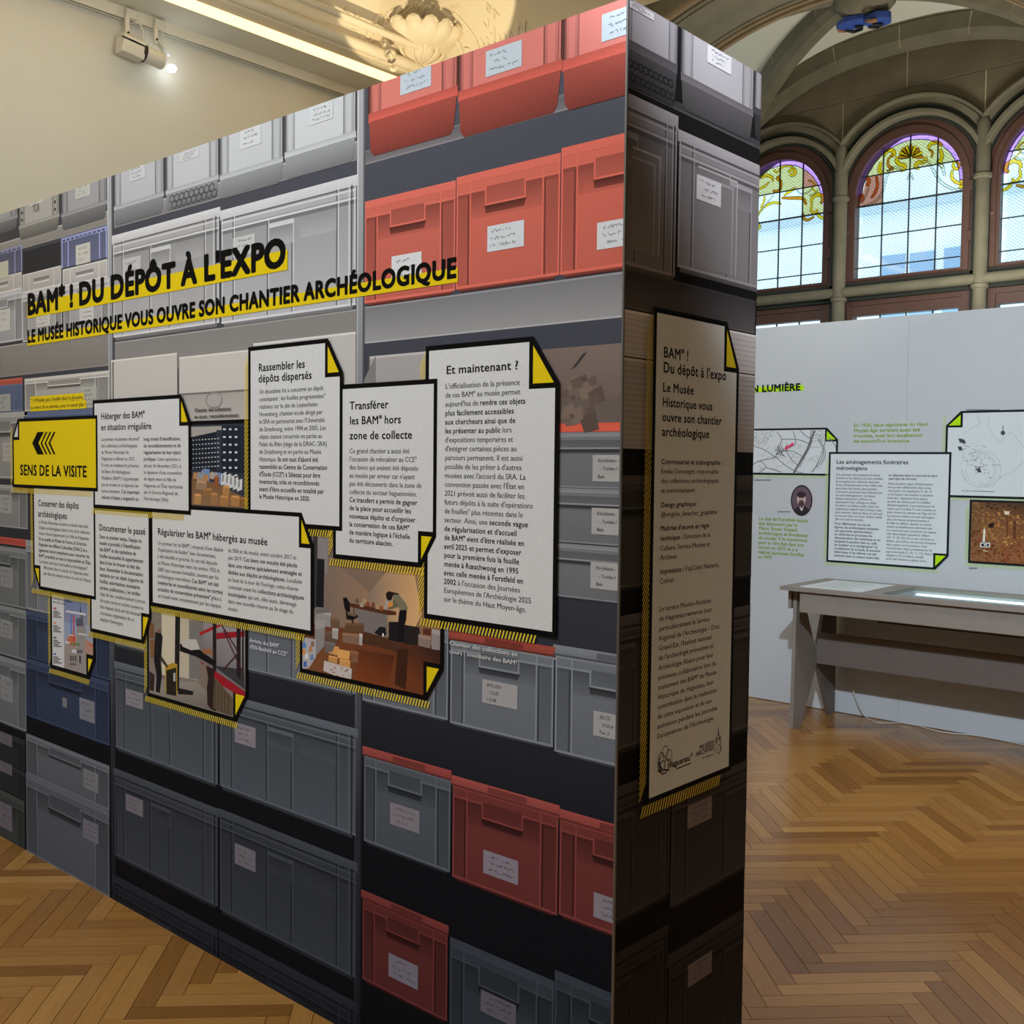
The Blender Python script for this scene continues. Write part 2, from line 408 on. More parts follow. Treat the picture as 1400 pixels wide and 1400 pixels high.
# ================================================================== HALL SHELL
CREAM=mat('cream_wall_paint',(210,206,188),.7,noise=.03,scale=1.5,bump=.05)
PLASTER=mat('plaster_cream',(222,208,176),.65,noise=.03,scale=3)
STONE=mat('grey_sandstone',(110,104,85),.85,noise=.14,scale=7,bump=.25)
STONE_D=mat('dark_sandstone',(104,94,73),.9,noise=.16,scale=5,bump=.3)
WEB=mat('vault_web_plaster',(208,207,192),.8,noise=.04,scale=2)
MORTAR=mat('pale_mortar',(196,186,156),.9)
DARKGREEN=mat('dark_green_joint',(38,44,36),.8)
WOODFR=mat('brown_painted_wood',(84,57,47),.55,noise=.08,scale=14,bump=.06)
XL=-4.25; ZS=4.0
wl=MB(); wl.box(XL-.2,XL,-7,3.4,0,4.3); o=wl.build('wall_left',CREAM); o['kind']='structure'
wr=MB(); wr.box(4.6,4.8,-7,6.2,0,5.2); o=wr.build('wall_right',CREAM); o['kind']='structure'
wf=MB(); wf.box(-4.5,4.8,-7.2,-7,0,5.2); o=wf.build('wall_front',CREAM); o['kind']='structure'
# ledge, cornice and coved ceiling
co=struct('trim_1')
b=MB(); b.box(XL-.1,-3.935,-7,3.3,ZS,ZS+.12); b.build('soffit',CREAM,co)
b=MB(); b.box(-3.82,-3.72,-7,3.0,ZS+.005,ZS+.09); b.build('cornice_fillet',PLASTER,co)
b=MB(); b.tube([(-3.70,-7,ZS+.05),(-3.70,2.95,ZS+.05)],.035,10); b.tube([(-3.60,-7,ZS+.13),(-3.60,2.9,ZS+.13)],.022,8); b.build('cornice_roll',PLASTER,co,smooth=True)
CX0,CY1,CZ0,CRD,CHT=-3.74,3.02,4.03,1.25,.72
def ceil_z(x,y):
    d=min(x-CX0,CY1-y); d=max(0,d); t=min(1,d/CRD)
    return CZ0+CHT*math.sqrt(max(0,1-(1-t)**2))
ceil=struct('ceiling')
xs=[CX0+CRD*(1-math.cos(i/18*PI/2)) for i in range(19)]+[CX0+CRD+i*.6 for i in range(1,13)]
ys=[CY1-CRD*(1-math.cos(i/18*PI/2)) for i in range(19)]+[CY1-CRD-i*.9 for i in range(1,10)]
b=MB(); V=[(x,y,ceil_z(x,y)) for y in ys for x in xs]; nx=len(xs)
b.add(V,[(j*nx+i,j*nx+i+1,(j+1)*nx+i+1,(j+1)*nx+i) for j in range(len(ys)-1) for i in range(nx-1)])
b.build('coved_ceiling',PLASTER,ceil,smooth=True)
def on_ceil(px,py,lift=.0):
    r=ray(px,py); t=0.5; last=None
    for k in range(600):
        t_=(.9+k*.01); P=CAM+r*t_/FPX*1.0*3.0
        if P[2]>=ceil_z(P[0],P[1]) and P[0]>CX0-.3: break
    return Vector((P[0],P[1],ceil_z(P[0],P[1])-lift))
# relief mouldings of the cove, laid along lines read on the stucco
def relief(pts,r,parent,name='relief_moulding'):
    P=[]
    for i in range(len(pts)-1):
        for k in range(4):
            t=k/4; P.append(on_ceil(pts[i][0]*(1-t)+pts[i+1][0]*t,pts[i][1]*(1-t)+pts[i+1][1]*t,r*.2))
    P.append(on_ceil(*pts[-1],r*.2)); b=MB(); b.tube(P,r,8); return b.build(name,PLASTER,parent,smooth=True)
c5=lambda x,y:(500+x/6.364,y/6.364)
c3=lambda x,y:(280+x/2.692,y/2.692)
sm=lambda pts,f=c5:[f(*p) for p in pts]
def catmull(p,n=5):
    p=[p[0]]+list(p)+[p[-1]]; out=[]
    for i in range(1,len(p)-2):
        for k in range(n):
            t=k/n; a,b_,c,d=[np.array(q,float) for q in p[i-1:i+3]]
            out.append(tuple(.5*((2*b_)+(-a+c)*t+(2*a-5*b_+4*c-d)*t*t+(-a+3*b_-3*c+d)*t**3)))
    out.append(tuple(p[-2])); return out
for pts,r in (([(5,290),(60,180),(150,110),(260,70),(340,30),(365,0)],.016),([(45,260),(100,170),(190,120),(290,80),(372,30),(400,0)],.010),
              ([(985,300),(930,220),(840,150),(730,90),(660,40),(650,0)],.016),([(950,310),(900,235),(820,175),(720,115),(640,60),(612,0)],.010),
              ([(90,370),(120,300),(200,210),(320,160),(480,150),(640,190),(760,260),(840,340),(885,415)],.022),
              ([(960,380),(1160,320),(1400,255)],.008),([(985,330),(1150,290),(1310,245),(1315,190),(1400,165)],.008),
              ([(490,0),(488,105)],.010),([(535,0),(532,105)],.010),([(430,10),(480,40),(540,40),(600,10)],.010)):
    relief(catmull(sm(pts)),r,ceil)
for pts,r in (([(65,0),(200,75),(430,150)],.007),([(100,0),(230,70),(440,140)],.007),([(250,0),(440,45),(440,75),(600,125)],.007),([(170,0),(220,30),(290,20)],.009),([(860,0),(900,15),(940,0)],.008)):
    relief(sm(pts,c3),r,ceil)
rnd=random.Random(3)
def scroll(cx,cy,s,turn=1,f=c5,a0=0,r=.012,parent=None):
    pts=[]; 
    for k in range(22):
        a=a0+turn*k*.42; rr=s*(1-k/24); pts.append(f(cx+rr*math.cos(a),cy+rr*math.sin(a)))
    P=[on_ceil(*p,.012) for p in pts]; b=MB(); b.tube(P,[r*(1-k/30) for k in range(len(P))],8); return b.build('scroll',PLASTER,parent or ceil,smooth=True)
# leafy sprigs left and right of the shell
for cx,cy,s,t in ((1060,20,26,1),(1130,60,30,-1),(1040,150,26,1),(1100,230,22,-1)): scroll(cx,cy,s,t,r=.005)
for cx,cy,s,t in ((520,8,12,1),(560,48,12,-1)): scroll(cx,cy,s,t,f=c3,r=.005)
# ---- plaster shell ornament in the corner of the cove: a fluted bowl in two tiers
foot=onY(573,88,2.90); shell=thing('plaster_shell','cream plaster scallop shell bowl in the ceiling corner above the board','ornament',tuple(foot))
def bowl(name,r0,r1,h0,h1,nl,amp,m_=10,curl=True):
    b=MB(); V=[]; na=nl*8; 
    for j in range(m_+1):
        t=j/m_; r=r0+(r1-r0)*math.sin(PI/2*t)**.9; z=h0+(h1-h0)*(1-math.cos(PI/2*t))**.85
        for i in range(na):
            a=2*PI*i/na; k=abs(math.sin(nl*a/2)); q_=r*(1-amp*t*(1-k)) ; V.append((q_*math.cos(a),q_*math.sin(a),z+(.018*k if j==m_ else 0)))
    F=[(j*na+i,j*na+(i+1)%na,(j+1)*na+(i+1)%na,(j+1)*na+i) for j in range(m_) for i in range(na)]
    b.add(V,F); return b.build(name,PLASTER,shell,smooth=True)
bowl('shell_bowl',.07,.325,.05,.155,18,.09); bowl('inner_cup',.02,.155,-.005,.065,12,.10)
for i in range(18):
    a=2*PI*(i+.5)/18; b=MB(); b.tube([(.31*math.cos(a+d_),.31*math.sin(a+d_),.150+z) for d_,z in ((-.13,0),(-.08,.022),(0,.030),(.08,.022),(.13,0))],.011,8); b.build('rim_curl',PLASTER,shell,smooth=True)
for i in range(12):
    a=2*PI*i/12; b=MB(); b.tube([((.03+.135*math.sin(PI/2*t))*math.cos(a),(.03+.135*math.sin(PI/2*t))*math.sin(a),-.010+.078*(1-math.cos(PI/2*t))) for t in (0,.25,.5,.75,1,1.08)],[.006,.007,.008,.010,.013,.008],8); b.build('shell_rib',PLASTER,shell,smooth=True)
b=MB(); b.lathe([(.004,-.05),(.022,-.035),(.028,-.015),(.016,0),(.03,.01)],(0,0,0),14); b.build('foot_knob',PLASTER,shell,smooth=True)
f0=Vector(foot)
for cx,cy,s_,t,r in ((75,450,62,1,.020),(205,480,40,-1,.016),(160,385,30,-1,.012),(235,590,26,1,.012)):
    pts=[]
    for k in range(20):
        a=t*k*.45; rr=s_*(1-k/22); pts.append(tuple(Vector(onY(*c5(cx+rr*math.cos(a),cy+rr*math.sin(a)),2.62-.004*k))-f0))
    b=MB(); b.tube(pts,[r*(1-k/26) for k in range(20)],8); b.build('acanthus_scroll',PLASTER,shell,smooth=True)
for x0,y0,x1,y1 in ((462,142,500,150),(490,135,530,160),(520,150,560,170),(550,140,585,180),(570,170,600,205),(600,180,640,225)):
    b=MB(); p0=c3(x0,y0);p1=c3(x1,y1); P=[]
    for k in range(7):
        t=k/6; P.append(tuple(Vector(onY(p0[0]+(p1[0]-p0[0])*t,p0[1]+(p1[1]-p0[1])*t-3*math.sin(PI*t),2.55))-f0))
    b.tube(P,[.004,.010,.016,.018,.015,.010,.005],8); b.build('leaf',PLASTER,shell,smooth=True)
# ---- lighting track and LED strip
tr=thing('lighting_track','white lighting track along the top of the cream wall','track',(XL+.05,0,ZS-.03))
b=MB(); b.box(-.02,.02,-6,3.1,-.02,.03); b.box(-.02,-.012,-6,3.1,-.03,-.02); b.box(.012,.02,-6,3.1,-.03,-.02); b.build('track_rail',mat('white_metal',(214,208,188),.4),tr)
b=MB(); b.box(-.012,.012,-6,3.1,-.022,-.0205); b.build('track_slot',mat('black_slot',(30,28,24),.6),tr)
led=thing('led_strip_light','long glowing warm LED strip in the cornice above the cream wall','light strip',(-3.88,0,ZS))
b=MB(); b.box(-.055,.055,-6.5,3.02,.012,.05); b.build('aluminium_channel',PLASTER,led)
b=MB(); b.box(-.048,.048,-6.5,3.0,-.004,.012); b.build('glowing_diffuser',mat('led_warm_glow',(255,214,140),.5,emit=(255,214,142),estr=2.6),led)
# ---- twin-arm track spotlight
sp=thing('track_spotlight','white profile spotlight with lit lens hanging from the track on the cream wall','spotlight',tuple(onX(190,60,XL+.10)))
s0=Vector(sp.location); SZ=lambda x,y,X=XL+.10: Vector(onX(150+x/12.727,10+y/12.727,X))-s0
WM=mat('white_lamp_metal',(206,202,186),.35); DK=mat('black_slot',(30,28,24),.6)
def cyl_between(name,p,q,r,m,parent,n=20,r2=None):
    b=MB(); d=(q-p); L=d.length; b.lathe([(r,0),(r,L*.5),(r2 or r,L)],(0,0,0),n); o=b.build(name,m,parent,smooth=True)
    o.location=p; o.rotation_euler=Vector((0,0,1)).rotation_difference(d).to_euler(); return o
for x in (300,800):
    b=MB(); top=SZ(x,150 if x<500 else 330); bot=SZ(x,600 if x<500 else 640)
    b.box(-.008,.008,-.012,.012,-abs(top.z-bot.z),0); o=b.build('hanger_arm',WM,sp,bevel=.003); o.location=top
    b=MB(); b.box(-.015,.022,-.032,.032,-.015,.035); o=b.build('track_adapter',WM,sp,bevel=.004); o.location=top+Vector((-.02,.03,.01))
    b=MB(); b.lathe([(.006,0),(.006,.006)],(0,0,0),10,axis=(1,0,0)); o=b.build('pivot_screw',DK,sp); o.location=SZ(x,450 if x<500 else 570)+Vector((.013,0,0))
p0=SZ(170,600); p1=SZ(560,790); p2=SZ(900,930)
ax=(p2-p0).normalized()
b=MB(); L=(p1-p0).length; prof=[(-.038,-.055),(.038,-.055),(.046,-.015),(.046,.035),(.025,.052),(-.025,.052),(-.046,.035),(-.046,-.015)]
b.prism([(a,c) for a,c in prof],'z',0,L); o=b.build('driver_housing',WM,sp,bevel=.006); o.location=p0; o.rotation_euler=ax.to_track_quat('Z','Y').to_euler()
for k in (.3,.62):
    b=MB(); b.box(-.002,.002,-.004,.004,-.05,.05); o=b.build('vent_slot',DK,sp); o.location=p0+ax*L*k+Vector((.048,0,.015)); o.rotation_euler=ax.to_track_quat('Z','Y').to_euler()
cyl_between('lens_barrel',p1,p2,.046,WM,sp,24,.044)
cyl_between('barrel_ring',p1-ax*.01,p1+ax*.012,.049,DK,sp,24)
cyl_between('front_ring',p2-ax*.012,p2+ax*.006,.048,WM,sp,24)
cyl_between('lens_bezel',p2+ax*.005,p2+ax*.010,.038,mat('blue_black_lens',(40,60,130),.1),sp,24)
cyl_between('lens',p2+ax*.009,p2+ax*.014,.025,mat('lens_glow',(190,210,255),.1,emit=(170,200,255),estr=3.5),sp,24)
b=MB(); b.box(-.02,.02,-.002,.002,-.02,.08); o=b.build('shutter_blade',WM,sp); o.location=p2+Vector((0,.03,.05)); o.rotation_euler=(.9,0,0)
b=MB(); b.lathe([(.001,-.022),(.02,-.016),(.030,0),(.02,.016),(.001,.022)],(0,0,0),14); o=b.build('glowing_flap',mat('flap_glow',(240,246,255),.3,emit=(235,244,255),estr=6),sp,smooth=True); o.location=SZ(1075,1065); 
b=MB(); b.tube([SZ(420,260),SZ(520,280),SZ(580,400),SZ(590,640)],.005,8); b.build('power_lead',WM,sp,smooth=True); b=MB(); b.tube([SZ(900,400),SZ(940,560),SZ(930,780)],.004,8); b.build('power_lead',WM,sp,smooth=True)
light('spot_lens_lamp','POINT',tuple(s0+p2+ax*.08),.5,(.75,.86,1),size=.03)

# ================================================================== WINDOW BAY (stone)
wb=struct('wall_back')
XC=-1.74; WC=[-2.785,-1.74,-.695,.35]; RG=.395; RFO=.505; ZG0=2.975; ZSP=3.59
def arcpts(cx,r,zs,zb,n=24,a0=0,a1=PI):
    p=[(cx+r*math.cos(a0+(a1-a0)*i/n),zs+r*math.sin(a0+(a1-a0)*i/n)) for i in range(n+1)]
    return ([(p[0][0],zb)] if zb is not None else [])+p+([(p[-1][0],zb)] if zb is not None else [])
def m(pts,y): return [at6(x,z,y) for x,z in pts]
YS=5.88      # stone face
# rough core wall with openings (upper lights and the tall lower lights)
holes=[]
for cx in WC: holes.append(arcpts(cx,.50,ZSP,2.93)); holes.append([(cx-.50,.9),(cx+.50,.9),(cx+.50,2.84),(cx-.50,2.84)])
slab('core',[(-6.5,0),(4.6,0),(4.6,5.3),(-6.5,5.3)],holes,6.03,6.3,STONE_D,wb)
# recessed mortar bed in front of the core, above the arches
ZJ=4.335
def hood_clip(cx,r,zs,half,n=26):
    a=math.acos(min(1,half/r)); return [(cx+r*math.cos(a+(PI-2*a)*i/n),zs+r*math.sin(a+(PI-2*a)*i/n)) for i in range(n+1)]
HR=.672; HALF=.5225
for i,cx in enumerate(WC):
    up=hood_clip(cx,HR-.01,ZSP,HALF)
    g=.004
    # block above each arch, split from its neighbours by joints over the mullions
    pts=[(cx+HALF-g,ZJ-g)]+[(min(max(x,cx-HALF+g),cx+HALF-g),z) for x,z in up]+[(cx-HALF+g,ZJ-g)]
    slab('stone_block',m(pts,YS)[::-1],[],YS,6.02,STONE_D,wb)
    bed=[(cx+HALF,ZJ),(cx+HALF,up[0][1]),*up,(cx-HALF,ZJ)]
    slab('mortar_bed',m(bed,YS+.004)[::-1],[],YS+.004,6.01,MORTAR,wb)
for x0,x1 in ((-4.4,-1.775),(-1.775,.9)):
    slab('stone_block',m([(x0+.004,ZJ+.004),(x1-.004,ZJ+.004),(x1-.004,5.2),(x0+.004,5.2)],YS),[],YS,6.02,STONE_D,wb)
slab('mortar_bed',m([(-4.4,ZJ-.004),(.9,ZJ-.004),(.9,5.2),(-4.4,5.2)],YS+.004),[],YS+.004,6.01,MORTAR,wb)
slab('stone_block',m([(-5.4,2.0),(WC[0]-HALF-.004,2.0),(WC[0]-HALF-.004,ZJ-.004),(-5.4,ZJ-.004)],YS),[],YS,6.02,STONE_D,wb)
slab('stone_block',m([(WC[3]+HALF,2.0),(3.5,2.0),(3.5,ZJ-.004),(WC[3]+HALF,ZJ-.004)],YS),[],YS,6.02,STONE_D,wb)
# mouldings round each arch, mullion shafts, transom
prof=lambda wd,dp:[(-wd/2,-dp/2),(-wd/2,dp/4),(-wd/4,dp/2),(wd/4,dp/2),(wd/2,dp/4),(wd/2,-dp/2)]
for cx in WC:
    for r,wd,y,mm,zb in ((.672,.022,YS-.02,STONE,None),(.632,.07,YS+.035,STONE,None),(.588,.024,YS+.03,DARKGREEN,None),(.555,.045,YS-.005,STONE,None),(.522,.03,YS+.06,DARKGREEN,None)):
        if r>HALF: pts=hood_clip(cx,r,ZSP,HALF)
        else: pts=arcpts(cx,r,ZSP,None)
        b=MB(); P=[(*[at6(x,z,y)[0]],y,at6(x,z,y)[1]) for x,z in pts]; b.sweep(P,prof(wd,.07),(0,-1,0)); b.build('arch_moulding',mm,wb)
MX=[-3.31,-2.2625,-1.2175,-.1725,.8725]
for x in MX:
    X,_=at6(x,3,YS); 
    b=MB(); zt_=at6(x,4.0,YS)[1]; 
    b.lathe([(.048,0),(.048,zt_-.04),(.03,zt_)],(X,YS-.0,0),12); b.build('mullion_shaft',STONE,wb,smooth=True)
    for zz in (2.83,2.62,3.6): 
        b=MB(); z2=at6(x,zz,YS)[1]; b.lathe([(.050,-.02),(.062,-.01),(.062,.01),(.050,.02)],(X,YS,z2),12); b.build('shaft_ring',STONE,wb,smooth=True)
    b=MB(); X2,_=at6(x,3,5.97); b.box(X2-.055,X2+.055,5.93,6.05,0,3.8); b.build('mullion_core',DARKGREEN,wb)
b=MB(); za,zb_=at6(0,2.845,YS)[1],at6(0,2.925,YS)[1]; b.tube([(-5,YS,(za+zb_)/2),(3.5,YS,(za+zb_)/2)],.038,12); b.build('transom',STONE,wb,smooth=True)
b=MB(); b.box(-5,3.5,5.93,6.05,za-.02,zb_+.03); b.build('transom_core',DARKGREEN,wb)
b=MB(); b.box(-5,3.5,5.90,6.05,0,.92); b.build('window_parapet',STONE,wb)
# ---- windows
LEAD=mat('black_lead_came',(24,26,26),.5); MESH=mat('grey_wire_mesh',(118,132,142),.5)
def glass(name,rgb,tr=.9,rough=.05):
    mm=bpy.data.materials.new(name); mm.use_nodes=True; nt=mm.node_tree; nt.nodes.clear(); out=nt.nodes.new('ShaderNodeOutputMaterial')
    t=nt.nodes.new('ShaderNodeBsdfTransparent'); t.inputs[0].default_value=(*[c*tr for c in L3(rgb)],1)
    g=nt.nodes.new('ShaderNodeBsdfGlossy'); g.inputs['Roughness'].default_value=rough; g.inputs[0].default_value=(.9,.9,.9,1)
    mx=nt.nodes.new('ShaderNodeMixShader'); mx.inputs[0].default_value=.05; nt.links.new(t.outputs[0],mx.inputs[1]); nt.links.new(g.outputs[0],mx.inputs[2])
    nt.links.new(mx.outputs[0],out.inputs[0]); return mm
GL_C=glass('clear_cathedral_glass',(236,246,250)); GL_P=glass('violet_border_glass',(168,128,214)); GL_G=glass('pale_green_glass',(214,218,186)); GL_B=glass('pinkish_brown_glass',(204,174,162))
ST={'y':glass('yellow_stained_glass',(246,208,40),1.),'a':glass('amber_stained_glass',(214,140,24),1.),'k':glass('brown_outline_glass',(84,70,44)),'w':glass('white_leaf_glass',(228,236,222),1.),'o':glass('orange_stained_glass',(224,136,60),1.)}
YG=6.0
def ribbon(b,pts,ws,y):
    n=len(pts); V=[]
    for i,p in enumerate(pts):
        a=np.array(pts[max(i-1,0)]);c=np.array(pts[min(i+1,n-1)]); t=c-a; t/=max(np.hypot(*t),1e-9); nn=np.array([-t[1],t[0]])*ws[i]/2
        V.append((p[0]+nn[0],y,p[1]+nn[1])); V.append((p[0]-nn[0],y,p[1]-nn[1]))
    b.add(V,[(2*i,2*i+1,2*i+3,2*i+2) for i in range(n-1)])
def W6(sc,ox,oy): return lambda x,y:(lambda p:(p[0],p[2]))(onY(ox+x/sc,oy+y/sc,6.0))
cC=W6(5.6,1150,160); cL=W6(6.667,1020,200)
ctr_strokes=[ # (points, width m, colour)
 ([(455,400),(400,385),(360,420),(335,500),(300,600),(230,660),(150,685)],.016,'w'),
 ([(460,390),(430,370),(390,385),(350,400),(325,470),(300,560),(250,640),(190,680)],.006,'k'),
 ([(325,300),(350,260),(390,255),(405,285),(370,300)],.024,'y'),([(395,290),(360,320),(360,370),(395,395),(345,410)],.016,'a'),
 ([(320,300),(255,320),(235,400),(245,450)],.008,'k'),([(305,340),(290,400),(310,440)],.026,'y'),
 ([(190,465),(210,480),(205,510),(185,520)],.022,'o'),([(265,450),(275,520),(250,590),(225,620)],.020,'o'),([(205,560),(200,610),(225,630)],.008,'k'),([(130,620),(150,600),(160,630),(135,650)],.026,'o'),
 ([(215,520),(185,600),(150,660)],.014,'w'),
 ([(600,350),(660,340),(700,400),(740,470),(790,520),(860,550),(930,550)],.016,'w'),([(590,360),(650,335),(690,370),(730,430),(770,500),(840,555)],.006,'k'),
 ([(660,240),(690,200),(740,195),(770,220)],.024,'y'),([(665,245),(695,265),(690,310)],.014,'a'),([(770,215),(820,270),(840,340),(825,420)],.008,'k'),
 ([(755,240),(770,300),(755,340),(780,390)],.024,'y'),([(720,345),(770,380),(790,450)],.018,'w'),([(880,340),(905,365),(890,395),(860,385),(860,350),(890,335)],.018,'y'),
 ([(850,400),(845,460),(880,500),(930,510)],.020,'y'),([(905,490),(935,500),(925,530),(895,530)],.030,'y'),([(860,530),(900,470),(940,430)],.006,'k'),
 ([(525,340),(520,400),(530,470)],.018,'k'),([(540,390),(545,480)],.012,'k'),([(505,480),(525,430),(550,480)],.012,'w'),
 ([(430,300),(420,330),(445,360),(480,370),(480,400),(450,410)],.026,'y'),([(640,300),(645,330),(620,345),(580,350),(570,385),(600,390)],.026,'y'),
 ([(425,310),(435,240),(480,190),(530,175),(590,185),(640,230),(645,300)],.010,'k')]
def ornament_center(mat_parts):
    cx,cy=530,310
    for i in range(9):
        a=PI*.98-(PI*.96)*i/8; p=[(cx+math.cos(a)*t*1.0,cy-math.sin(a)*t*1.05) for t in (10,40,70,98)]
        mat_parts['y' if i%2 else 'a'].append((p,[.008,.014,.026,.020])); 
        mat_parts['w'].append(([(cx+math.cos(a+.17)*t,cy-math.sin(a+.17)*t) for t in (20,50,92)],[.004,.006,.010]))
left_strokes=[([(90,400),(130,380),(170,360),(210,320)],.016,'y'),([(130,290),(180,265),(230,280),(245,320)],.020,'y'),([(240,400),(280,410),(310,380),(310,320),(280,290),(300,270)],.022,'a'),
 ([(250,210),(270,235),(300,215),(340,180),(400,180),(440,210)],.014,'y'),([(380,240),(400,215),(435,215),(445,240),(420,262),(395,250)],.024,'y'),
 ([(370,250),(355,300),(370,350),(410,350),(440,310),(435,265)],.008,'k'),([(340,360),(380,390),(420,385),(460,350)],.008,'k'),([(455,240),(470,310),(520,350)],.010,'k'),
 ([(340,450),(380,420),(430,390),(455,385)],.020,'y'),([(100,640),(140,570),(200,530),(260,510),(320,525)],.018,'y'),([(110,620),(170,540),(250,440)],.010,'w'),([(165,450),(160,500),(130,560)],.016,'y'),
 ([(320,470),(400,470),(470,470),(520,480),(545,530)],.022,'a'),([(560,310),(600,320),(620,350),(600,380),(640,420)],.012,'y'),([(570,450),(620,430),(655,390)],.014,'w'),
 ([(590,520),(600,470),(640,440),(690,450),(700,490),(670,520)],.026,'y'),([(600,520),(590,580),(625,610),(650,570)],.018,'y'),([(515,600),(520,650),(560,670),(620,640)],.020,'a'),
 ([(640,600),(670,640),(715,655)],.020,'y'),([(460,400),(500,430),(560,420),(600,380)],.010,'w'),([(90,660),(110,700),(125,740),(100,760)],.014,'y'),([(610,560),(620,630),(700,670)],.006,'k')]
for wi,cx in enumerate(WC):
    wn=struct('window_%d'%(wi+1))
    slab('window_frame',arcpts(cx,RFO,ZSP,2.93),[arcpts(cx,RG,ZSP,ZG0)],YG-.03,YG+.04,WOODFR,wn,bevel=.004)
    slab('sash_bead',arcpts(cx,.452,ZSP,2.952),[arcpts(cx,.415,ZSP,ZG0-.02)],YG-.045,YG-.028,WOODFR,wn,bevel=.003)
    # leaded panes: four columns, rows at the photographed heights
    zs=[ZG0,3.058,3.285,3.52,3.74]; us=[cx-RG,cx-.2,cx,cx+.2,cx+RG]
    for i in range(4):
        for j in range(len(zs)):
            z0=zs[j]; z1=zs[j+1] if j+1<len(zs) else 4.1
            top=lambda x:ZSP+math.sqrt(max(0,(RG-.035)**2-min(abs(x-cx),RG-.035)**2))
            xs_=[us[i]+(us[i+1]-us[i])*k/6 for k in range(7)]
            tops=[min(z1,top(x)) if z1>ZSP else z1 for x in xs_]
            pl=[(us[i],z0),(us[i+1],z0)]+[(x,max(z0,t)) for x,t in list(zip(xs_,tops))[::-1]]
            if max(tops)-z0<.01: continue
            b=MB(); b.prism(pl,'y',YG+.012,YG+.016)
            g=GL_G if (j>=3 and not(j==3 and abs(xs_[3]-cx)<.2)) and (j==4 or wi==0) else GL_C
            if wi==0 and i==3 and j==4: g=GL_B
            if wi==1 and i==0 and j==3: g=GL_B
            b.build('pane',g,wn)
    b=MB()
    for x in us[1:4]: b.box(x-.0035,x+.0035,YG+.006,YG+.020,ZG0,ZSP+math.sqrt(RG**2-(x-cx)**2))
    for j,z in enumerate(zs[1:]): 
        hw=RG if z<ZSP else math.sqrt(RG**2-(z-ZSP)**2); t=.0055 if j==2 else .0035; b.box(cx-hw,cx+hw,YG+.006,YG+.020,z-t,z+t)
    ring=[(cx+(RG-.035)*math.cos(a),YG+.012,ZSP+(RG-.035)*math.sin(a)) for a in [PI*k/30 for k in range(31)]]; b.tube(ring,.003,6); b.build('lead_came',LEAD,wn)
    b=MB(); n=30; V=[]
    for k in range(n+1):
        a=PI*k/n; V+=[(cx+RG*math.cos(a),YG+.010,ZSP+RG*math.sin(a)),(cx+(RG-.034)*math.cos(a),YG+.010,ZSP+(RG-.034)*math.sin(a))]
    b.add(V,[(2*k,2*k+1,2*k+3,2*k+2) for k in range(n)]); b.build('violet_border',GL_P,wn)
    # painted scrolls
    parts={k:[] for k in ST}; f=cC; dx=0; mirror=False
    if wi==1: 
        for p,wd,c in ctr_strokes: parts[c].append((p,wd))
        ornament_center(parts)
    else:
        f=cL; 
        for p,wd,c in left_strokes: parts[c].append((p,wd))
    for c,ls in parts.items():
        if not ls: continue
        for lay,(cc,ex) in enumerate((('k',1),(c,0))):
            if cc=='k' and c=='k': continue
            b=MB()
            for p,wd in ls:
                pts=[f(*q) for q in catmull(p)]
                if wi>=2: pts=[(WC[wi]-(x-WC[0]),z) for x,z in pts]
                n=len(pts)
                if isinstance(wd,list): ws=[np.interp(i/(n-1),[k/(len(wd)-1) for k in range(len(wd))],wd)+ex for i in range(n)]
                else: ws=[wd*1.2*(.35+.65*math.sin(PI*(.12+.76*i/(n-1))))+ex for i in range(n)]
                pts=[(min(max(x,cx-RG+.004),cx+RG-.004),z) for x,z in pts]
                if ex:
                    for sg in (1,-1):
                        e_=[]
                        for i in range(n):
                            a_=np.array(pts[max(i-1,0)]);c_=np.array(pts[min(i+1,n-1)]); t=c_-a_; t/=max(np.hypot(*t),1e-9); e_.append((pts[i][0]-t[1]*sg*(ws[i]-1)/2,pts[i][1]+t[0]*sg*(ws[i]-1)/2))
                        ribbon(b,e_,[.0032]*n,YG+.006)
                else: ribbon(b,pts,ws,YG+.009)
            b.build('painted_scroll',ST[cc],wn)
    # protective wire mesh outside
    b=MB(); 
    for k in range(-60,70):
        for sg in (1,-1):
            p=[]; 
            z0=ZG0; x0=cx+k*.031
            t=0; pts=[]
            for q in range(0,60):
                z=z0+q*.02; x=x0+sg*(z-z0)*1.3+(-sg*.6)
                if abs(x-cx)<RG-.005 and (z<ZSP or (x-cx)**2+(z-ZSP)**2<(RG-.01)**2): pts.append((x,z))
            if len(pts)>1:
                a,c=pts[0],pts[-1]; ribbon(b,[a,c],[.0026,.0026],YG+.05)
    o=b.build('wire_mesh',MESH,wn)
    b=MB()
    for zz in (3.15,3.5): b.box(cx+RFO-.06,cx+RFO-.03,YG-.06,YG-.03,zz,zz+.07)
    b.build('hinge',WOODFR,wn)
    b=MB(); b.lathe([(.018,0),(.018,.015),(.008,.02)],(cx-RG-.05,YG-.03,3.33),12,axis=(0,-1,0)); b.build('window_knob',WOODFR,wn)
    # lower light
    lw=struct('window_%d'%(wi+5))
    O=[(cx-.50,.92),(cx+.50,.92),(cx+.50,2.83),(cx-.50,2.83)]; I=[(cx-.39,1.05),(cx+.39,1.05),(cx+.39,2.69),(cx-.39,2.69)]
    slab('window_frame',O,[I],YG-.03,YG+.04,WOODFR,lw,bevel=.004)
    for i in range(4):
        for j in range(6):
            b=MB(); b.box(cx-.39+i*.195,cx-.39+(i+1)*.195,YG+.012,YG+.016,1.05+j*.2734,1.05+(j+1)*.2734); b.build('pane',GL_C,lw)
    b=MB()
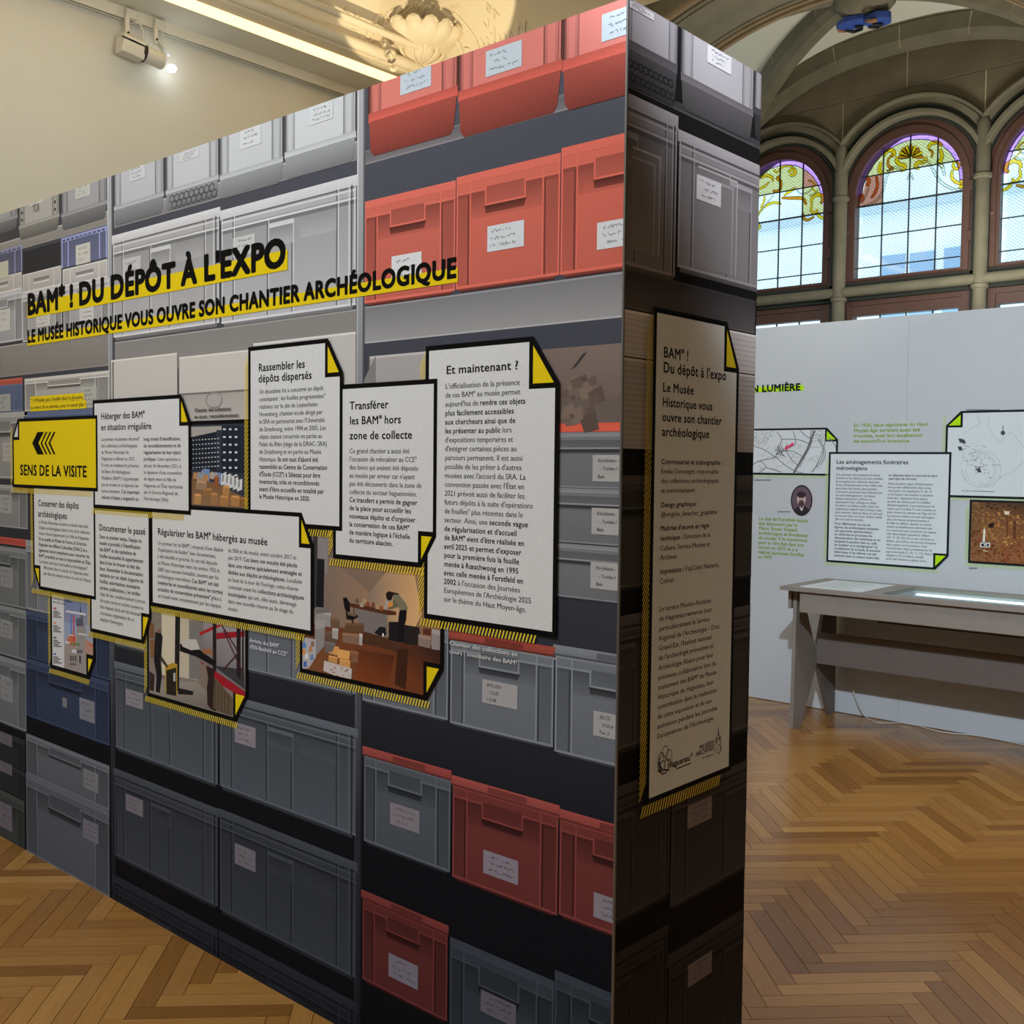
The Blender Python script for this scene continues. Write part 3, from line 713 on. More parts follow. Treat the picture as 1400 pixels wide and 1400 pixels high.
    for i in range(1,4): b.box(cx-.39+i*.195-.004,cx-.39+i*.195+.004,YG+.006,YG+.02,1.05,2.69)
    for j in range(1,6): b.box(cx-.39,cx+.39,YG+.006,YG+.02,1.05+j*.2734-.004,1.05+j*.2734+.004)
    b.build('lead_came',LEAD,lw)
    b=MB(); b.box(cx-.43,cx-.40,YG-.05,YG-.03,2.62,2.76); b.box(cx-.40,cx+.41,YG-.045,YG-.03,2.765,2.785); b.build('hinge_strap',WOODFR,lw)
# ---- rib vault over the bay
ZV,HV,HW,YC,HD,PV=3.53,1.13,1.52,5.15,.80,2.35
prof_a=lambda u,h=HV,p=PV: ZV+h*max(0,1-abs(u)**p)**(1/p)
DOME=.15
b=MB(); n=28; V=[]
for j in range(-n,n+1):
    for i in range(-n,n+1):
        u=math.sin(PI/2*i/n); v=math.sin(PI/2*j/n); V.append((XC+HW*u,YC+HD*v,max(prof_a(u),prof_a(v))+DOME*(1-u*u)*(1-v*v)))
w_=2*n+1; b.add(V,[(j*w_+i,j*w_+i+1,(j+1)*w_+i+1,(j+1)*w_+i) for j in range(w_-1) for i in range(w_-1)])
vault=struct('trim_2'); b.build('vault_web',WEB,vault,smooth=True)
ribprof=[(-.075,.06),(-.075,-.05),(-.045,-.10),(.045,-.10),(.075,-.05),(.075,.06)]
def rib(path,parent,mm=STONE,name='rib_stone',joint=5,pf=ribprof,up=None):
    """a rib made of separate voussoirs with pale joints"""
    n=len(path); k=0
    while k<n-1:
        e=min(n-1,k+joint); seg=[Vector(p) for p in path[k:e+1]]
        d0=(seg[1]-seg[0]).normalized(); d1=(seg[-1]-seg[-2]).normalized(); s2=[seg[0]+d0*.0035]+seg[1:-1]+[seg[-1]-d1*.0035]
        bb=MB(); bb_sweep(bb,s2,pf); bb.build(name,mm,parent); k=e
    c=MB(); bb_sweep(c,[Vector(p) for p in path],[(a*.97,b_*.97+(.002)) for a,b_ in pf]); c.build('rib_joint_mortar',MORTAR,parent)
def bb_sweep(bb,path,pf):
    # frame: horizontal side vector, normal = in the vertical plane of the rib
    m_=len(path); n=len(pf); vs=[];fs=[]
    H=(path[-1]-path[0]); H.z=0
    if H.length<.02: H=Vector((1,0,0))
    H.normalize(); S=Vector((0,0,1)).cross(H).normalized()
    for i,p in enumerate(path):
        t=(path[min(i+1,m_-1)]-path[max(i-1,0)]).normalized(); N_=S.cross(t).normalized()
        if N_.z<0 : N_=-N_
        for a,b_ in pf: vs.append(p+S*a+N_*b_)
    for i in range(m_-1):
        for k in range(n): fs.append((i*n+k,i*n+(k+1)%n,(i+1)*n+(k+1)%n,(i+1)*n+k))
    fs.append(tuple(range(n))[::-1]); fs.append(tuple((m_-1)*n+k for k in range(n))); bb.add(vs,fs)
for su,sv in ((-1,1),(-1,-1),(1,1),(1,-1)):
    P=[]
    for k in range(0,25):
        u=math.sin(PI/2*(1-k/24)*.985); P.append((XC+su*HW*u,YC+sv*HD*u,prof_a(u)+DOME*(1-u*u)**2-.03))
    P=P[:-1]+[(XC,YC,ZV+HV+DOME-.03)]
    rib(P,vault)
for sv,nm in ((1,'wall'),):
    P=[(XC+HW*math.sin(PI/2*k/24),YC+HD-.13,prof_a(math.sin(PI/2*k/24))-.02) for k in range(-23,1)]
    Q=[(XC+HW*math.sin(PI/2*k/24),YC+HD-.13,prof_a(math.sin(PI/2*k/24))-.02) for k in range(23,-1,-1)]
    rib(P,vault,STONE,joint=6); rib(Q,vault,STONE,joint=6)
b=MB()
for x in (XC-HW,XC+HW):
    for y in ((YC+HD-.08,) if x>XC else (YC+HD-.08,YC-HD+.08)): b.lathe([(.13,0),(.13,ZV+.1),(.10,ZV+.3)],(x,y,0),12)
b.build('corner_shaft',STONE,vault,smooth=True)
# side walls of the bay
b=MB(); b.box(XC-HW-.35,XC-HW-.02,YC-HD,YC+HD,0,ZV+.3); b.box(XC+HW+.02,XC+HW+.35,YC-HD,YC+HD,3.6,ZV+.3); b.build('bay_side',STONE,vault)
# painted keystone
ks=thing('keystone_boss','carved blue painted keystone with scrolls at the crossing of the vault ribs','keystone',(XC,YC,ZV+HV+DOME-.24))
b=MB(); b.lathe([(.20,.18),(.20,.08),(.16,.03),(.12,0),(.05,-.01)],(0,0,0),20); b.build('boss_drum',STONE,ks,smooth=True)
BL=mat('blue_paint',(44,72,150),.6,noise=.2,scale=30); GD=mat('gilt_and_brown',(150,110,70),.6,noise=.3,scale=40); BK=mat('black_paint',(18,20,24),.6)
b=MB(); b.prism([(-.19,-.03),(-.10,-.10),(.02,-.07),(.03,.03),(-.06,.06),(-.15,.05)],'z',-.05,-.005); b.build('shield_panel',BL,ks,bevel=.01)
b=MB(); b.prism([(.02,-.06),(.12,-.09),(.19,-.02),(.16,.06),(.06,.08),(.01,.03)],'z',-.075,-.02); b.build('shield_panel',BL,ks,bevel=.01)
for pts,mm in (([(-.14,.02,-.05),(-.10,.06,-.06),(-.04,.05,-.06),(-.02,.01,-.06),(-.06,-.01,-.06)],BK),([(.03,0,-.08),(.08,.03,-.085),(.12,0,-.085),(.07,-.03,-.08)],BK),([(-.17,-.02,-.05),(-.19,.03,-.04),(-.15,.06,-.04)],GD),([(.05,-.08,-.07),(.08,-.11,-.09),(.12,-.10,-.09),(.11,-.07,-.08),(.08,-.075,-.08)],GD)):
    b=MB(); b.tube(pts,.012,8); b.build('carved_scroll',mm,ks,smooth=True)
# ---- transverse arch between hall and bay, two orders
ta=struct('trim_3')
def archp(xc,hw,h,zs,p,zb=0,n=40):
    pts=[(xc+hw*math.sin(PI/2*k/n),zs+h*max(0,1-abs(math.sin(PI/2*k/n))**p)**(1/p)) for k in range(-n,n+1)]; return [(pts[0][0],zb)]+pts+[(pts[-1][0],zb)]
A2=archp(-1.65,1.52,1.0,3.40,2.0,-.02)
slab('arch_stone',[(-6.5,-.02),(-3.2,-.02)]+[p for p in A2[1:-1]]+[(-.10,3.15),(.55,3.15)]+[(x,z) for x,z in archp(2.1,1.5,1.0,3.40,2.0)[1:-1]]+[(3.7,-.02),(4.6,-.02),(4.6,5.4),(-6.5,5.4)],[],3.72,4.38,STONE,ta)
A1=archp(-1.65,1.78,1.18,3.40,2.0,-.02)
slab('cream_arch_face',[(-6.5,-.02),(-3.45,-.02)]+A1[1:-1]+[(.14,3.15),(.50,3.15)]+[(x,z) for x,z in archp(2.1,1.56,1.12,3.40,2.0)[1:-1]]+[(3.8,-.02),(4.6,-.02),(4.6,5.4),(-6.5,5.4)],[],3.08,3.70,PLASTER,ta)
def archtube(hw,h,y,r,mm,name):
    P=[(x,y,z) for x,z in archp(-1.65,hw,h,3.40,2.0)[1:-1]]; b=MB(); b.tube(P,r,8); b.build(name,mm,ta,smooth=True)
BRN=mat('brownish_stone_roll',(128,110,82),.8,noise=.12,scale=8)
for y,r in ((4.37,.022),(4.31,.016),(4.26,.010),(3.74,.024),(3.80,.016),(3.85,.010)): archtube(1.52,1.0,y,r,BRN if y>4.3 or y<3.8 else STONE,'arch_roll')
for y,r in ((3.69,.02),(3.62,.012),(3.1,.02)): archtube(1.78,1.18,y,r,STONE,'arch_roll')
b=MB(); b.lathe([(.24,0),(.24,.08),(.19,.14),(.165,.2),(.165,2.9),(.2,2.98),(.26,3.16)],(.32,3.38,0),24); b.build('column',STONE,ta,smooth=True)
# bay floor parapet behind, far end closures
b=MB(); b.box(-6.5,4.6,3.7,6.3,5.3,5.4); b.build('roof_slab',STONE_D,ta)
# ---- the house across the street
hs=thing('house_facade','pale house across the street seen through the window glass','building',(-4,15,0))
FAC=mat('pale_render',(244,246,246),.8); BLW=mat('bluish_window_glass',(150,176,204),.5); RF=mat('slate_eave',(196,206,212),.7)
b=MB(); b.box(-16,14,0,.3,-6,8.2); b.build('facade_wall',FAC,hs)
rows=[]
for x0,x1,y0,y1 in ((1204,1235,350,386),(1243,1277,346,384),(1290,1335,339,384)):
    a=onY(x0,y0,14.95); c=onY(x1,y1,14.95); b=MB(); b.box(a[0]+4,c[0]+4,-.03,.02,a[2]-1.7,a[2]); b.build('house_window',BLW,hs)
zz=onY(1260,276,14.9)[2]; b=MB(); b.box(-16,14,-.12,0,zz-.06,zz+.05); b.build('eave_line',RF,hs)
# ================================================================== THE PRINTED EXHIBITION BOARD
bd=thing('exhibition_partition','large free-standing partition printed with shelves of storage crates, yellow titles and white text cards','partition',(-1.8,.286,0))
def adopt(o):        # keep world placement under the board's empty
    if o is not None: o.parent=bd; o.matrix_parent_inverse=Matrix.Translation((1.8,-.286,0))
    return o
bb=MB(); bb.box(-3.6,-.0012,.0004,.563,.002,2.498); adopt(bb.build('board_body',mat('board_edge_grey',(96,92,88),.5)))
bb=MB(); bb.box(-.003,.0016,-.0016,.003,.002,2.5); adopt(bb.build('corner_strip',mat('dark_aluminium',(120,118,116),.35,metal=.6),None))
ONE=.0003
# ---- printed background: shelving with darkness between
bgF=Pt(PF)
bgF.poly([(-3.6,0),(0,0),(0,.6),(-3.6,.6)],[(8,9,11),(8,9,12),(14,15,19),(14,15,18)],0.0)
bgF.poly([(-3.6,.6),(0,.6),(0,1.3),(-3.6,1.3)],[(14,15,18),(14,15,19),(48,50,58),(40,40,42)],0.0)
bgF.poly([(-3.6,1.3),(0,1.3),(0,2.5),(-3.6,2.5)],[(40,40,42),(48,50,58),(76,78,88),(66,64,66)],0.0)
adopt(bgF.build('printed_background',None))
def zline(xl,y,pl=PF): return pl.to2(xl,y)[1]
# one printed crate -------------------------------------------------
def mul(c,k): return tuple(max(0,min(255,v*k)) for v in c)
ncr=0
def crate(pl,xl,xr,yt,yb,c,kind,lab=None,k=.05,lidc=None,tone=1.0,side=None,scrib=3,words=None,lc=None):
    """xl,xr: left/right columns; yt,yb: top/bottom rows at the left edge (picture pixels on the board)"""
    p=Pt(pl); _,z1=pl.to2(xl,yt); _,z0=pl.to2(xl,yb); zm=(z0+z1)/2; u0=pl.u_at(xl,zm); u1=pl.u_at(xr,zm)
    W=u1-u0; H=z1-z0; D=ONE*2
    A=lambda a,b_:(u0+a*W,z0+b_*H)
    def q(a0,b0,a1,b1,cc,d=1,top=None): p.rect(*A(a0,b0),*A(a1,b1),cc,D+d*ONE*.3,top)
    def hl(a0,a1,b_,wd,cc,d=3): q(a0,b_-wd/H/2,a1,b_+wd/H/2,cc,d)
    def vl(a,b0,b1,wd,cc,d=3): q(a-wd/W/2,b0,a+wd/W/2,b1,cc,d)
    hi=mul(c,1.24); dk=mul(c,.62); vd=mul(c,.4)
    ln=.0045 if W>.25 else .0035
    if kind=='open':
        q(0,0,1,1,mul(c,.95),0,mul(c,1.05))
        q(0,.80,1,.84,mul(c,.72),1); q(.14,.60,.86,.80,mul(c,.95),1,mul(c,.74)); q(.0,.02,.12,.8,mul(c,.88),1,mul(c,.8)); q(.88,.02,1,.8,mul(c,.88),1,mul(c,.8))
        q(0,.94,1,1,mul(c,1.18),2); hl(0,1,.935,ln,hi); hl(0,1,.84,ln,hi); 
        for a in (.01,.99): vl(a,0,.94,ln,hi)
        for a in (.145,.845): vl(a,.0,.97,ln,hi); vl(a-.018 if a<.5 else a+.02,.0,.82,ln*1.4,dk,2)
        q(.30,.70,.68,.86,mul(c,.9),4,mul(c,.82)); hl(.30,.68,.70,ln*1.5,hi,5); vl(.30,.70,.86,ln,hi,5); vl(.68,.70,.86,ln,hi,5)
        p.poly([A(.29,.695),A(.69,.695),A(.67,.63),A(.30,.63)],[vd,vd,dk,dk],D+ONE*1.5)
        q(0,0,1,.025,hi,3,mul(c,1.15)); 
        p.poly([A(.02,0),A(.98,0),A(.95,-.03),A(.05,-.03)],[mul(c,.7),mul(c,.7),mul(c,.35),mul(c,.35)],D+ONE*.3)
        if lidc: q(-.02,.955,1.01,1.05,lidc,6,mul(lidc,1.15)); hl(-.02,1.01,.955,ln,mul(lidc,.7),7); q(.35,.97,.72,1.03,mul(lidc,.82),7)
    elif kind=='big':
        q(0,0,1,1,mul(c,1.0),0,mul(c,1.02)); q(0,.0,1,.86,mul(c,1.04),1,mul(c,.88))
        q(-.01,.93,1.01,1.02,mul(c,1.16),2,mul(c,1.3)); hl(0,1,.93,ln,mul(c,.6)); hl(0,1,.905,ln,hi); hl(0,1,.84,ln*1.3,hi); q(0,.80,1,.832,mul(c,.68),2)
        for a,t in ((.11,.98),(.385,.84),(.57,.80),(.885,.98)): vl(a,.0,t,ln*.8,hi); vl(a-.012,.0,t-.04,ln*1.2,dk,2)
        q(.385,.76,.57,.80,hi,4,mul(c,1.15)); q(.39,.60,.565,.76,mul(c,1.02),2,mul(c,.8)); q(.62,.62,.87,.80,mul(c,1.0),2,mul(c,.85))
        for a in (.008,.992,.955): vl(a,0,.95,ln,hi)
        vl(.972,0,.95,ln,vd,4)
        q(0,0,1,.02,hi,3); q(.02,-.035,.98,0,mul(c,.6),1,mul(c,.75))
    elif kind=='under':
        q(0,0,1,1,mul(c,1.0),0,mul(c,1.06))
        for a0,a1 in ((.02,.14),(.84,.97)): q(a0,.0,a1,1,mul(c,.82),1,mul(c,.95)); vl(a0,0,1,ln,dk); vl(a1,0,1,ln,mul(c,.75)); q(a0+.03,.03,a1-.03,1,mul(c,.95),2)
        vl(.0,0,1,ln*1.5,vd); vl(1.0,0,1,ln*1.5,vd)
        if side=='holes':
            for a in (.08,.90):
                for t in range(8): q(a-.02,.08+t*.12,a+.02,.13+t*.12,vd,4)
        kk=k/H; s_=mul(lidc or c,1.0 if lidc else .80)
        q(-.005,-.10*kk*1.5,1.005,.10*kk,mul(s_,1.28),4,mul(s_,1.1))
        p.poly([A(.005,-.12*kk),A(.995,-.12*kk),A(.965,-.85*kk),A(.93,-kk),A(.06,-kk),A(.02,-.85*kk)],[mul(s_,.95),mul(s_,.95),mul(s_,.78),mul(s_,.7),mul(s_,.7),mul(s_,.78)],D+ONE*1.5)
        if side=='honey':
            for r_ in range(2):
                for t in range(9):
                    cxx,czz=A(.12+t*.095+(r_*.045),-.45*kk-r_*.32*kk); rr=.05*W
                    ring=[(cxx+rr*math.cos(PI/3*j+.5),czz+rr*.8*math.sin(PI/3*j+.5)) for j in range(7)]; p.line(ring,.004,mul(s_,.5),D+ONE*2)
    elif kind=='short':
        q(0,0,1,1,mul(c,.97),0,mul(c,1.08)); hl(0,1,.97,ln,hi); hl(0,1,.06,ln*1.4,hi); 
        for a in (.01,.18,.82,.99): vl(a,0,1,ln,hi)
        q(.3,.45,.7,.62,mul(c,.86),2,mul(c,.75)); hl(.3,.7,.62,ln*1.2,mul(c,.7)); hl(.3,.7,.43,ln*1.2,hi)
    elif kind=='box':
        q(.02,0,.98,.52,mul(c,.97),0,mul(c,.88)); q(0,.5,1,1,mul(c,1.04),1,mul(c,1.06)); hl(0,1,.5,.006,dk); hl(0,1,.992,.006,hi); vl(.0,.5,1,.004,dk); vl(1,.5,1,.004,dk); vl(.02,0,.5,.004,dk); vl(.98,0,.5,.004,dk)
        sl=[A(.5+.11*math.cos(t),.40+.10*math.sin(t)) for t in [PI*2*j/20 for j in range(21)]]; p.line(sl,.004,mul(c,.72),D+ONE*2)
        q(.41,.33,.59,.46,mul(c,.9),3)
    elif kind=='mesh':
        q(0,0,1,1,mul(c,.9),0,mul(c,.8)); q(0,.84,1,1,mul(c,1.25),1,mul(c,1.35)); 
        for t in range(10): q(.04+t*.095,.87,.09+t*.095,.93,dk,2)
        q(.35,.84,.65,.90,mul(c,1.1),3)
        for a in (.02,.16,.84,.98): vl(a,0,.86,ln*1.6,mul(c,1.45))
    elif kind=='card':
        q(0,0,1,1,c,0,mul(c,1.05))
        for j in range(int(H/.006)): 
            if j%2: hl(0,1,j*.006/H,.0022,mul(c,.90),1)
        hl(0,1,.985,.006,hi)
    global ncr; ncr+=1
    o=adopt(p.build('printed_crate' if kind not in('box','card') else 'printed_box',None))
    if lab and o is not None:
        x0,y0,x1,y1=lab; a0,b1=pl.to2(x0,y0); _,b0=pl.to2(x0,y1); a1=pl.u_at(x1,(b0+b1)/2)
        L=Pt(pl); lcx=lc or (190,190,188); L.rect(a0,b0,a1,b1,lcx,ONE*5); ink=mul(lcx,.42)
        if words:
            for i,wd in enumerate(words):
                v=b1-(b1-b0)*(i+.9)/(len(words)+.3); text(L,wd,a0+(a1-a0)*(.12+.06*(i%2)),v,(b1-b0)*.40/len(words),None,ink,ONE*6,slant=.15)
        else: scribble(L,a0,b0,a1,b1,scrib,ink,ONE*6)
        L.mb.build('paper_label',PRINT,o)
    return o
T5=lambda x,y:(x/5.18,260+y/5.18)
# ---- shelving uprights and beams (left board face)
def beam(pl,x0,x1,yt,yb,c,ctop=None,name='printed_shelf'):
    p=Pt(pl); _,z1=pl.to2(x0,yt); _,z0=pl.to2(x0,yb); u0=pl.u_at(x0,(z0+z1)/2); u1=pl.u_at(x1,(z0+z1)/2)
    p.rect(u0,z0,u1,z1,c,ONE,ctop); p.rect(u0,z1-.004,u1,z1,mul(ctop or c,1.25),ONE*1.3); p.rect(u0,z0,u1,z0+.004,mul(c,1.15),ONE*1.3)
    return adopt(p.build(name,None))
for x0,x1,cs in ((150,157,1),(486.5,497.5,1)):
    p=Pt(PF); ua=PF.u_at(x0,1.3); ub=PF.u_at(x1,1.3)
    for z0,z1,c0,c1 in ((0,.6,(20,21,24),(38,39,43)),(.6,1.2,(38,39,43),(82,84,88)),(1.2,2.5,(82,84,88),(158,160,164))):
        p.rect(ua,z0,ub,z1,c0,ONE*2.2,c1); p.rect(ub-.008,z0,ub,z1,mul(c0,.55),ONE*2.5,mul(c1,.6)); p.rect(ua,z0,ua+.006,z1,mul(c0,1.25),ONE*2.5,mul(c1,1.2))
    adopt(p.build('printed_upright',None))
G0=(168,170,173); G1=(146,146,148)
beam(PF,0,151,333,349,(122,118,114),(138,135,130)); beam(PF,156,488,292,312,(112,110,112),(140,138,140)); beam(PF,498,857,207,226,(112,108,112),(90,88,92))
beam(PF,0,151,474,516,(112,108,104),(124,120,116)); beam(PF,157,487,468,512,(124,122,120),(118,116,114)); beam(PF,498,857,420,470,(134,134,136),(108,108,112))
# row 1 (cut by the top edge)
crate(PF,-30,24,240,313,G1,'under',k=.05); crate(PF,26,81,230,311,(158,156,150),'under',k=.05,side='holes',lab=(41,274,60,282)); crate(PF,84,146,200,295,G1,'under',k=.055,lab=(103.5,255,124,273),lc=(178,178,172))
p=Pt(PF); u_,v_=PF.to2(45,291); text(p,'TCA',u_,v_,.028,.055,(96,92,88),ONE*6,slant=.1); adopt(p.build('handwriting',None))
crate(PF,156,224,180,285,G0,'under',k=.06,lab=(178,229,199,249),lc=(186,188,190)); crate(PF,227,299,150,263,(176,178,182),'under',k=.06,side='honey',lab=(247,210,272,222),lc=(190,192,194)); 
crate(PF,301,387,120,243,(180,183,187),'under',k=.065,lab=(329,178,357,205),lc=(196,199,202)); crate(PF,390,487,80,212,(188,191,195),'under',k=.07,lab=(424,148,456,172),lc=(200,204,207))
RD=(202,118,108)
crate(PF,505,626,60,161,RD,'under',k=.10,lidc=(160,76,66),lab=(548,99,590,131),lc=(188,200,210)); crate(PF,628,769,20,131,(204,120,112),'under',k=.10,lidc=(160,76,66),lab=(665,71,714,106),lc=(190,202,212)); crate(PF,771,930,-30,89,(204,122,114),'under',k=.10,lidc=(160,76,66),lab=(823.5,20.5,880,58),lc=(190,202,212))
# row 2
crate(PF,-30,31,352,386,(98,100,122),'mesh'); crate(PF,84,147,326,367,(104,108,138),'mesh',lab=(104,336,124,363),lc=(180,178,170))
p=Pt(PF); a0,b1=PF.to2(2,359); p.rect(PF.u_at(-10,1.9),PF.to2(0,382)[1],PF.u_at(13.5,1.9),PF.to2(0,359)[1],(172,172,154),ONE*5); adopt(p.build('paper_label',None))
p=Pt(PF); p.rect(PF.u_at(33,2),PF.to2(33,378)[1],PF.u_at(83,2),PF.to2(33,344)[1],(46,46,48),ONE*1.6); adopt(p.build('printed_gap',None))
crate(PF,-30,30,387,409,(158,154,150),'short'); crate(PF,31,84,376,402,(156,153,150),'short'); crate(PF,86,147,369,393,(160,157,154),'short')
crate(PF,-30,31,409,474,G1,'open',lab=(-20,428,14.5,457),lc=(176,174,170)); crate(PF,31,85,402,468,(148,147,147),'open',lab=(50,429,69,448),lc=(178,176,172)); crate(PF,87,150,393,460,(148,147,148),'open',lab=(109,417,129,440),lc=(178,176,174))
crate(PF,155,300,325,462,(152,152,154),'big',lab=(168,355,193,390),lc=(172,172,172)); crate(PF,303,487,291,443,(156,157,160),'big',lab=(319,326,349,352),lc=(178,179,180))
R2=(178,92,80)
crate(PF,499,623,276,415,R2,'open',lab=(536,351,577,388),lc=(190,194,196),scrib=3); crate(PF,624,766,243,396,(182,93,80),'open',lab=(667,310,717,345),lc=(188,193,198)); crate(PF,767,930,203,376,(184,93,80),'open',lab=(817,305,880,342),lc=(188,192,196))
# row 3
crate(PF,-30,31,530,566,(72,82,104),'short',lab=(-8,540,15,563),lc=(136,136,134)); crate(PF,34,150,518,562,(146,144,140),'open',lab=(113,530,133,552),lc=(150,150,146))
crate(PF,34,150,563,660,(70,78,100),'open')
beam(PF,-5,31,520,529,(150,74,60),name='printed_lid')
crate(PF,-30,38,566,652,(120,120,118),'open',lab=(4,605,25,631),lc=(140,138,134)); crate(PF,-30,38,661,716,(112,112,112),'open',lab=(0,676,17,701),lc=(130,130,128)); beam(PF,-5,36,733,742,(138,62,50),name='printed_lid')
for ya,yb in ((742,818),(820,884),(887,974)): crate(PF,-30,36,ya,yb,(92,94,94),'open',lab=(1,ya+ (yb-ya)*.42,18,ya+(yb-ya)*.78),lc=(116,116,114))
crate(PF,36,152,738,832,(104,106,108),'open'); crate(PF,36,152,834,897,(46,54,72),'open'); crate(PF,36,150,899,977,(44,52,70),'open',lab=(109,953,130,982),lc=(108,108,110)); 
p=Pt(PF); u_,v_=PF.to2(86,966); p.rect(u_,v_,u_+.035,v_+.035,(104,104,104),ONE*5); adopt(p.build('paper_label',None))
crate(PF,152,243,493,600,(164,160,156),'box'); crate(PF,245,345,489,590,(166,162,158),'box'); crate(PF,346,487,470,600,(158,156,154),'box')
crate(PF,505,640,488,620,(136,134,134),'box')
p=Pt(PF); f=PF.to2; p.poly([f(498,520),f(498,560),f(514,530),f(514,486)],(112,110,110),ONE*3); adopt(p.build('printed_box_side',None))
p=Pt(PF); z1=f(765,476)[1]; z0=f(765,579)[1]; ua=PF.u_at(690,1.7)
p.poly([(ua,z0),(0,z0),(0,z1),(ua,z1)],[(86,76,72),(92,80,76),(112,98,92),(104,92,86)],ONE*2); zA=f(765,545)[1]; p.rect(ua,z0,0,zA,(92,82,78),ONE*2.3)
rr_=random.Random(5)
for i in range(26):
    u=PF.u_at(766+rr_.random()*40,1.7); v=z0+(z1-z0)*rr_.random()*.6; s_=.01+.03*rr_.random(); p.poly([(u,v),(u+s_,v+s_*.4),(u+s_*1.3,v-s_*.5),(u+.3*s_,v-s_*.7)],mul((98,84,76),rr_.uniform(.8,1.15)),ONE*(2.6+i*.03))
p.poly([f(804,480),f(789,500),f(781,506),f(786,499),f(797,484)],(48,46,50),ONE*2.9); adopt(p.build('printed_box',None))
beam(PF,690,857,578,592,(196,88,70),name='printed_lid')
for ya,yb,yl in ((593,663,622),(664,733,694),(735,803,768)):
    crate(PF,664,1000,ya,yb,(98,100,104),'open',lab=(811-(ya-593)*.02,yl,870,yl+36),lc=(146,146,146),words=['Kirchheim -','- Tombe I','Bale'])
for ya,yb in ((600,680),(680,760)): pass
beam(PF,664,857,878,886,(112,114,118))
# row 4
crate(PF,157,300,790,880,(88,92,96),'big'); crate(PF,302,487,815,906,(88,92,97),'big')
crate(PF,496,613,840,957,(92,96,100),'open'); crate(PF,616,757,868,988,(94,98,102),'open',lab=(660,928,708,960),lc=(140,138,136),words=['SRTS 2551','1.22.85','1.55.85'],lidc=(126,58,48)); crate(PF,759,930,888,1027,(94,98,102),'open',lab=(812,971,880,1005),lc=(142,140,138),words=['SELTZ','X.55.A','Tau. 2'],lidc=(100,104,108))
# row 5
crate(PF,158,298,906,1021,(66,70,74),'big',lab=(172.5,941,196,963),lc=(116,112,114)); crate(PF,301,487,949,1074,(66,70,74),'big',lab=(321.5,987,350,1014),lc=(118,112,114))
crate(PF,498,616,1026,1149,(68,72,76),'open',lab=(534,1096,574,1126),lc=(112,106,108),lidc=(120,56,50)); crate(PF,619,763,1066,1198,(92,44,40),'open',lab=(661.5,1161,709,1193),lc=(118,110,114),lidc=(124,60,54)); crate(PF,765,930,1112,1250,(92,44,40),'open',lab=(812.5,1219,880,1253),lc=(118,110,114),lidc=(122,58,52))
crate(PF,36,150,1002,1056,(80,82,84),'open',lab=(114.5,1050,135,1076),lc=(104,102,102)); crate(PF,36,150,1056,1163,(72,74,76),'open',lab=(114,1118,135,1144),lc=(98,94,96))
for ya,yb in ((986,1024),(1026,1062),(1064,1150)): crate(PF,-30,34,ya,yb,(34,36,38) if ya<1060 else (50,52,48),'open',lab=(0,ya+(yb-ya)*.35,17,ya+(yb-ya)*.75),lc=(90,84,86))
# row 6, 7
crate(PF,157,298,1052,1168,(48,51,54),'big',lab=(172.5,1084.5,196,1107),lc=(100,95,97)); crate(PF,301,487,1108,1243,(46,49,52),'big',lab=(321.5,1152,350,1180),lc=(100,94,96))
crate(PF,156,298,1198,1330,(27,29,32),'big'); crate(PF,300,487,1274,1420,(26,28,31),'big')
crate(PF,496,612,1222,1338,(76,35,32),'open',lab=(532,1302,572,1334),lc=(104,98,101),lidc=(96,44,40)); crate(PF,615,757,1280,1440,(44,48,52),'open',lab=(658,1352,706,1382),lc=(84,80,84)); crate(PF,758,930,1325,1480,(42,46,50),'open')
# ================================================================== END FACE PRINT
bgE=Pt(PE)
bgE.poly([(0,0),(.563,0),(.563,1.25),(0,1.25)],[(6,5,5),(6,5,5),(12,11,10),(12,11,10)],0.0); bgE.poly([(0,1.25),(.563,1.25),(.563,2.5),(0,2.5)],[(12,11,10),(12,11,10),(16,14,13),(16,14,13)],0.0)
adopt(bgE.build('printed_background',None))
GE=(112,103,99)
crate(PE,853,926,-60,56,GE,'under',k=.085,side='honey',lidc=(52,47,45),lab=(857,-2,893,8),lc=(150,140,134)); crate(PE,932,1030,0,104,(118,109,104),'under',k=.07,lidc=(62,56,53),lab=(967,60,999,85),lc=(150,141,134)); crate(PE,1032,1090,60,150,GE,'under',k=.07,lidc=(40,36,34))
beam(PE,856,1040,105,118,(46,42,40),(36,33,32))
crate(PE,790,924,100,345,(84,77,73),'big'); crate(PE,927,1090,180,365,(88,80,76),'big',lab=(952,238,985,272),lc=(140,131,124))
for x0,x1,ya,yb in ((862,899,200,340),(951,1004,226,364)):
    p=Pt(PE); _,z1=PE.to2(x0,ya); _,z0=PE.to2(x0,yb); ua=PE.u_at(x0,1.9); ub=PE.u_at(x1,1.9); p.rect(ua,z0,ub,z1,(92,84,79),ONE*3.2,(80,73,69)); p.line([(ub,z0),(ub,z1),(ua,z1)],.004,(120,110,103),ONE*3.5); p.line([(ub-.02,z0),(ub-.02,z1-.02),(ua,z1-.02)],.006,(104,95,90),ONE*3.4); adopt(p.build('printed_recess',None))
beam(PE,852,1032,366,420,(66,60,57),(40,36,35))
crate(PE,851,1040,423,486,(140,131,123),'card'); crate(PE,851,1040,488,613,(118,109,102),'card')
crate(PE,790,921,650,812,(44,40,37),'open'); crate(PE,922,1090,650,800,(46,42,39),'open')
crate(PE,790,919,856,1043,(46,42,40),'big'); crate(PE,920,1090,850,1030,(46,42,40),'big')
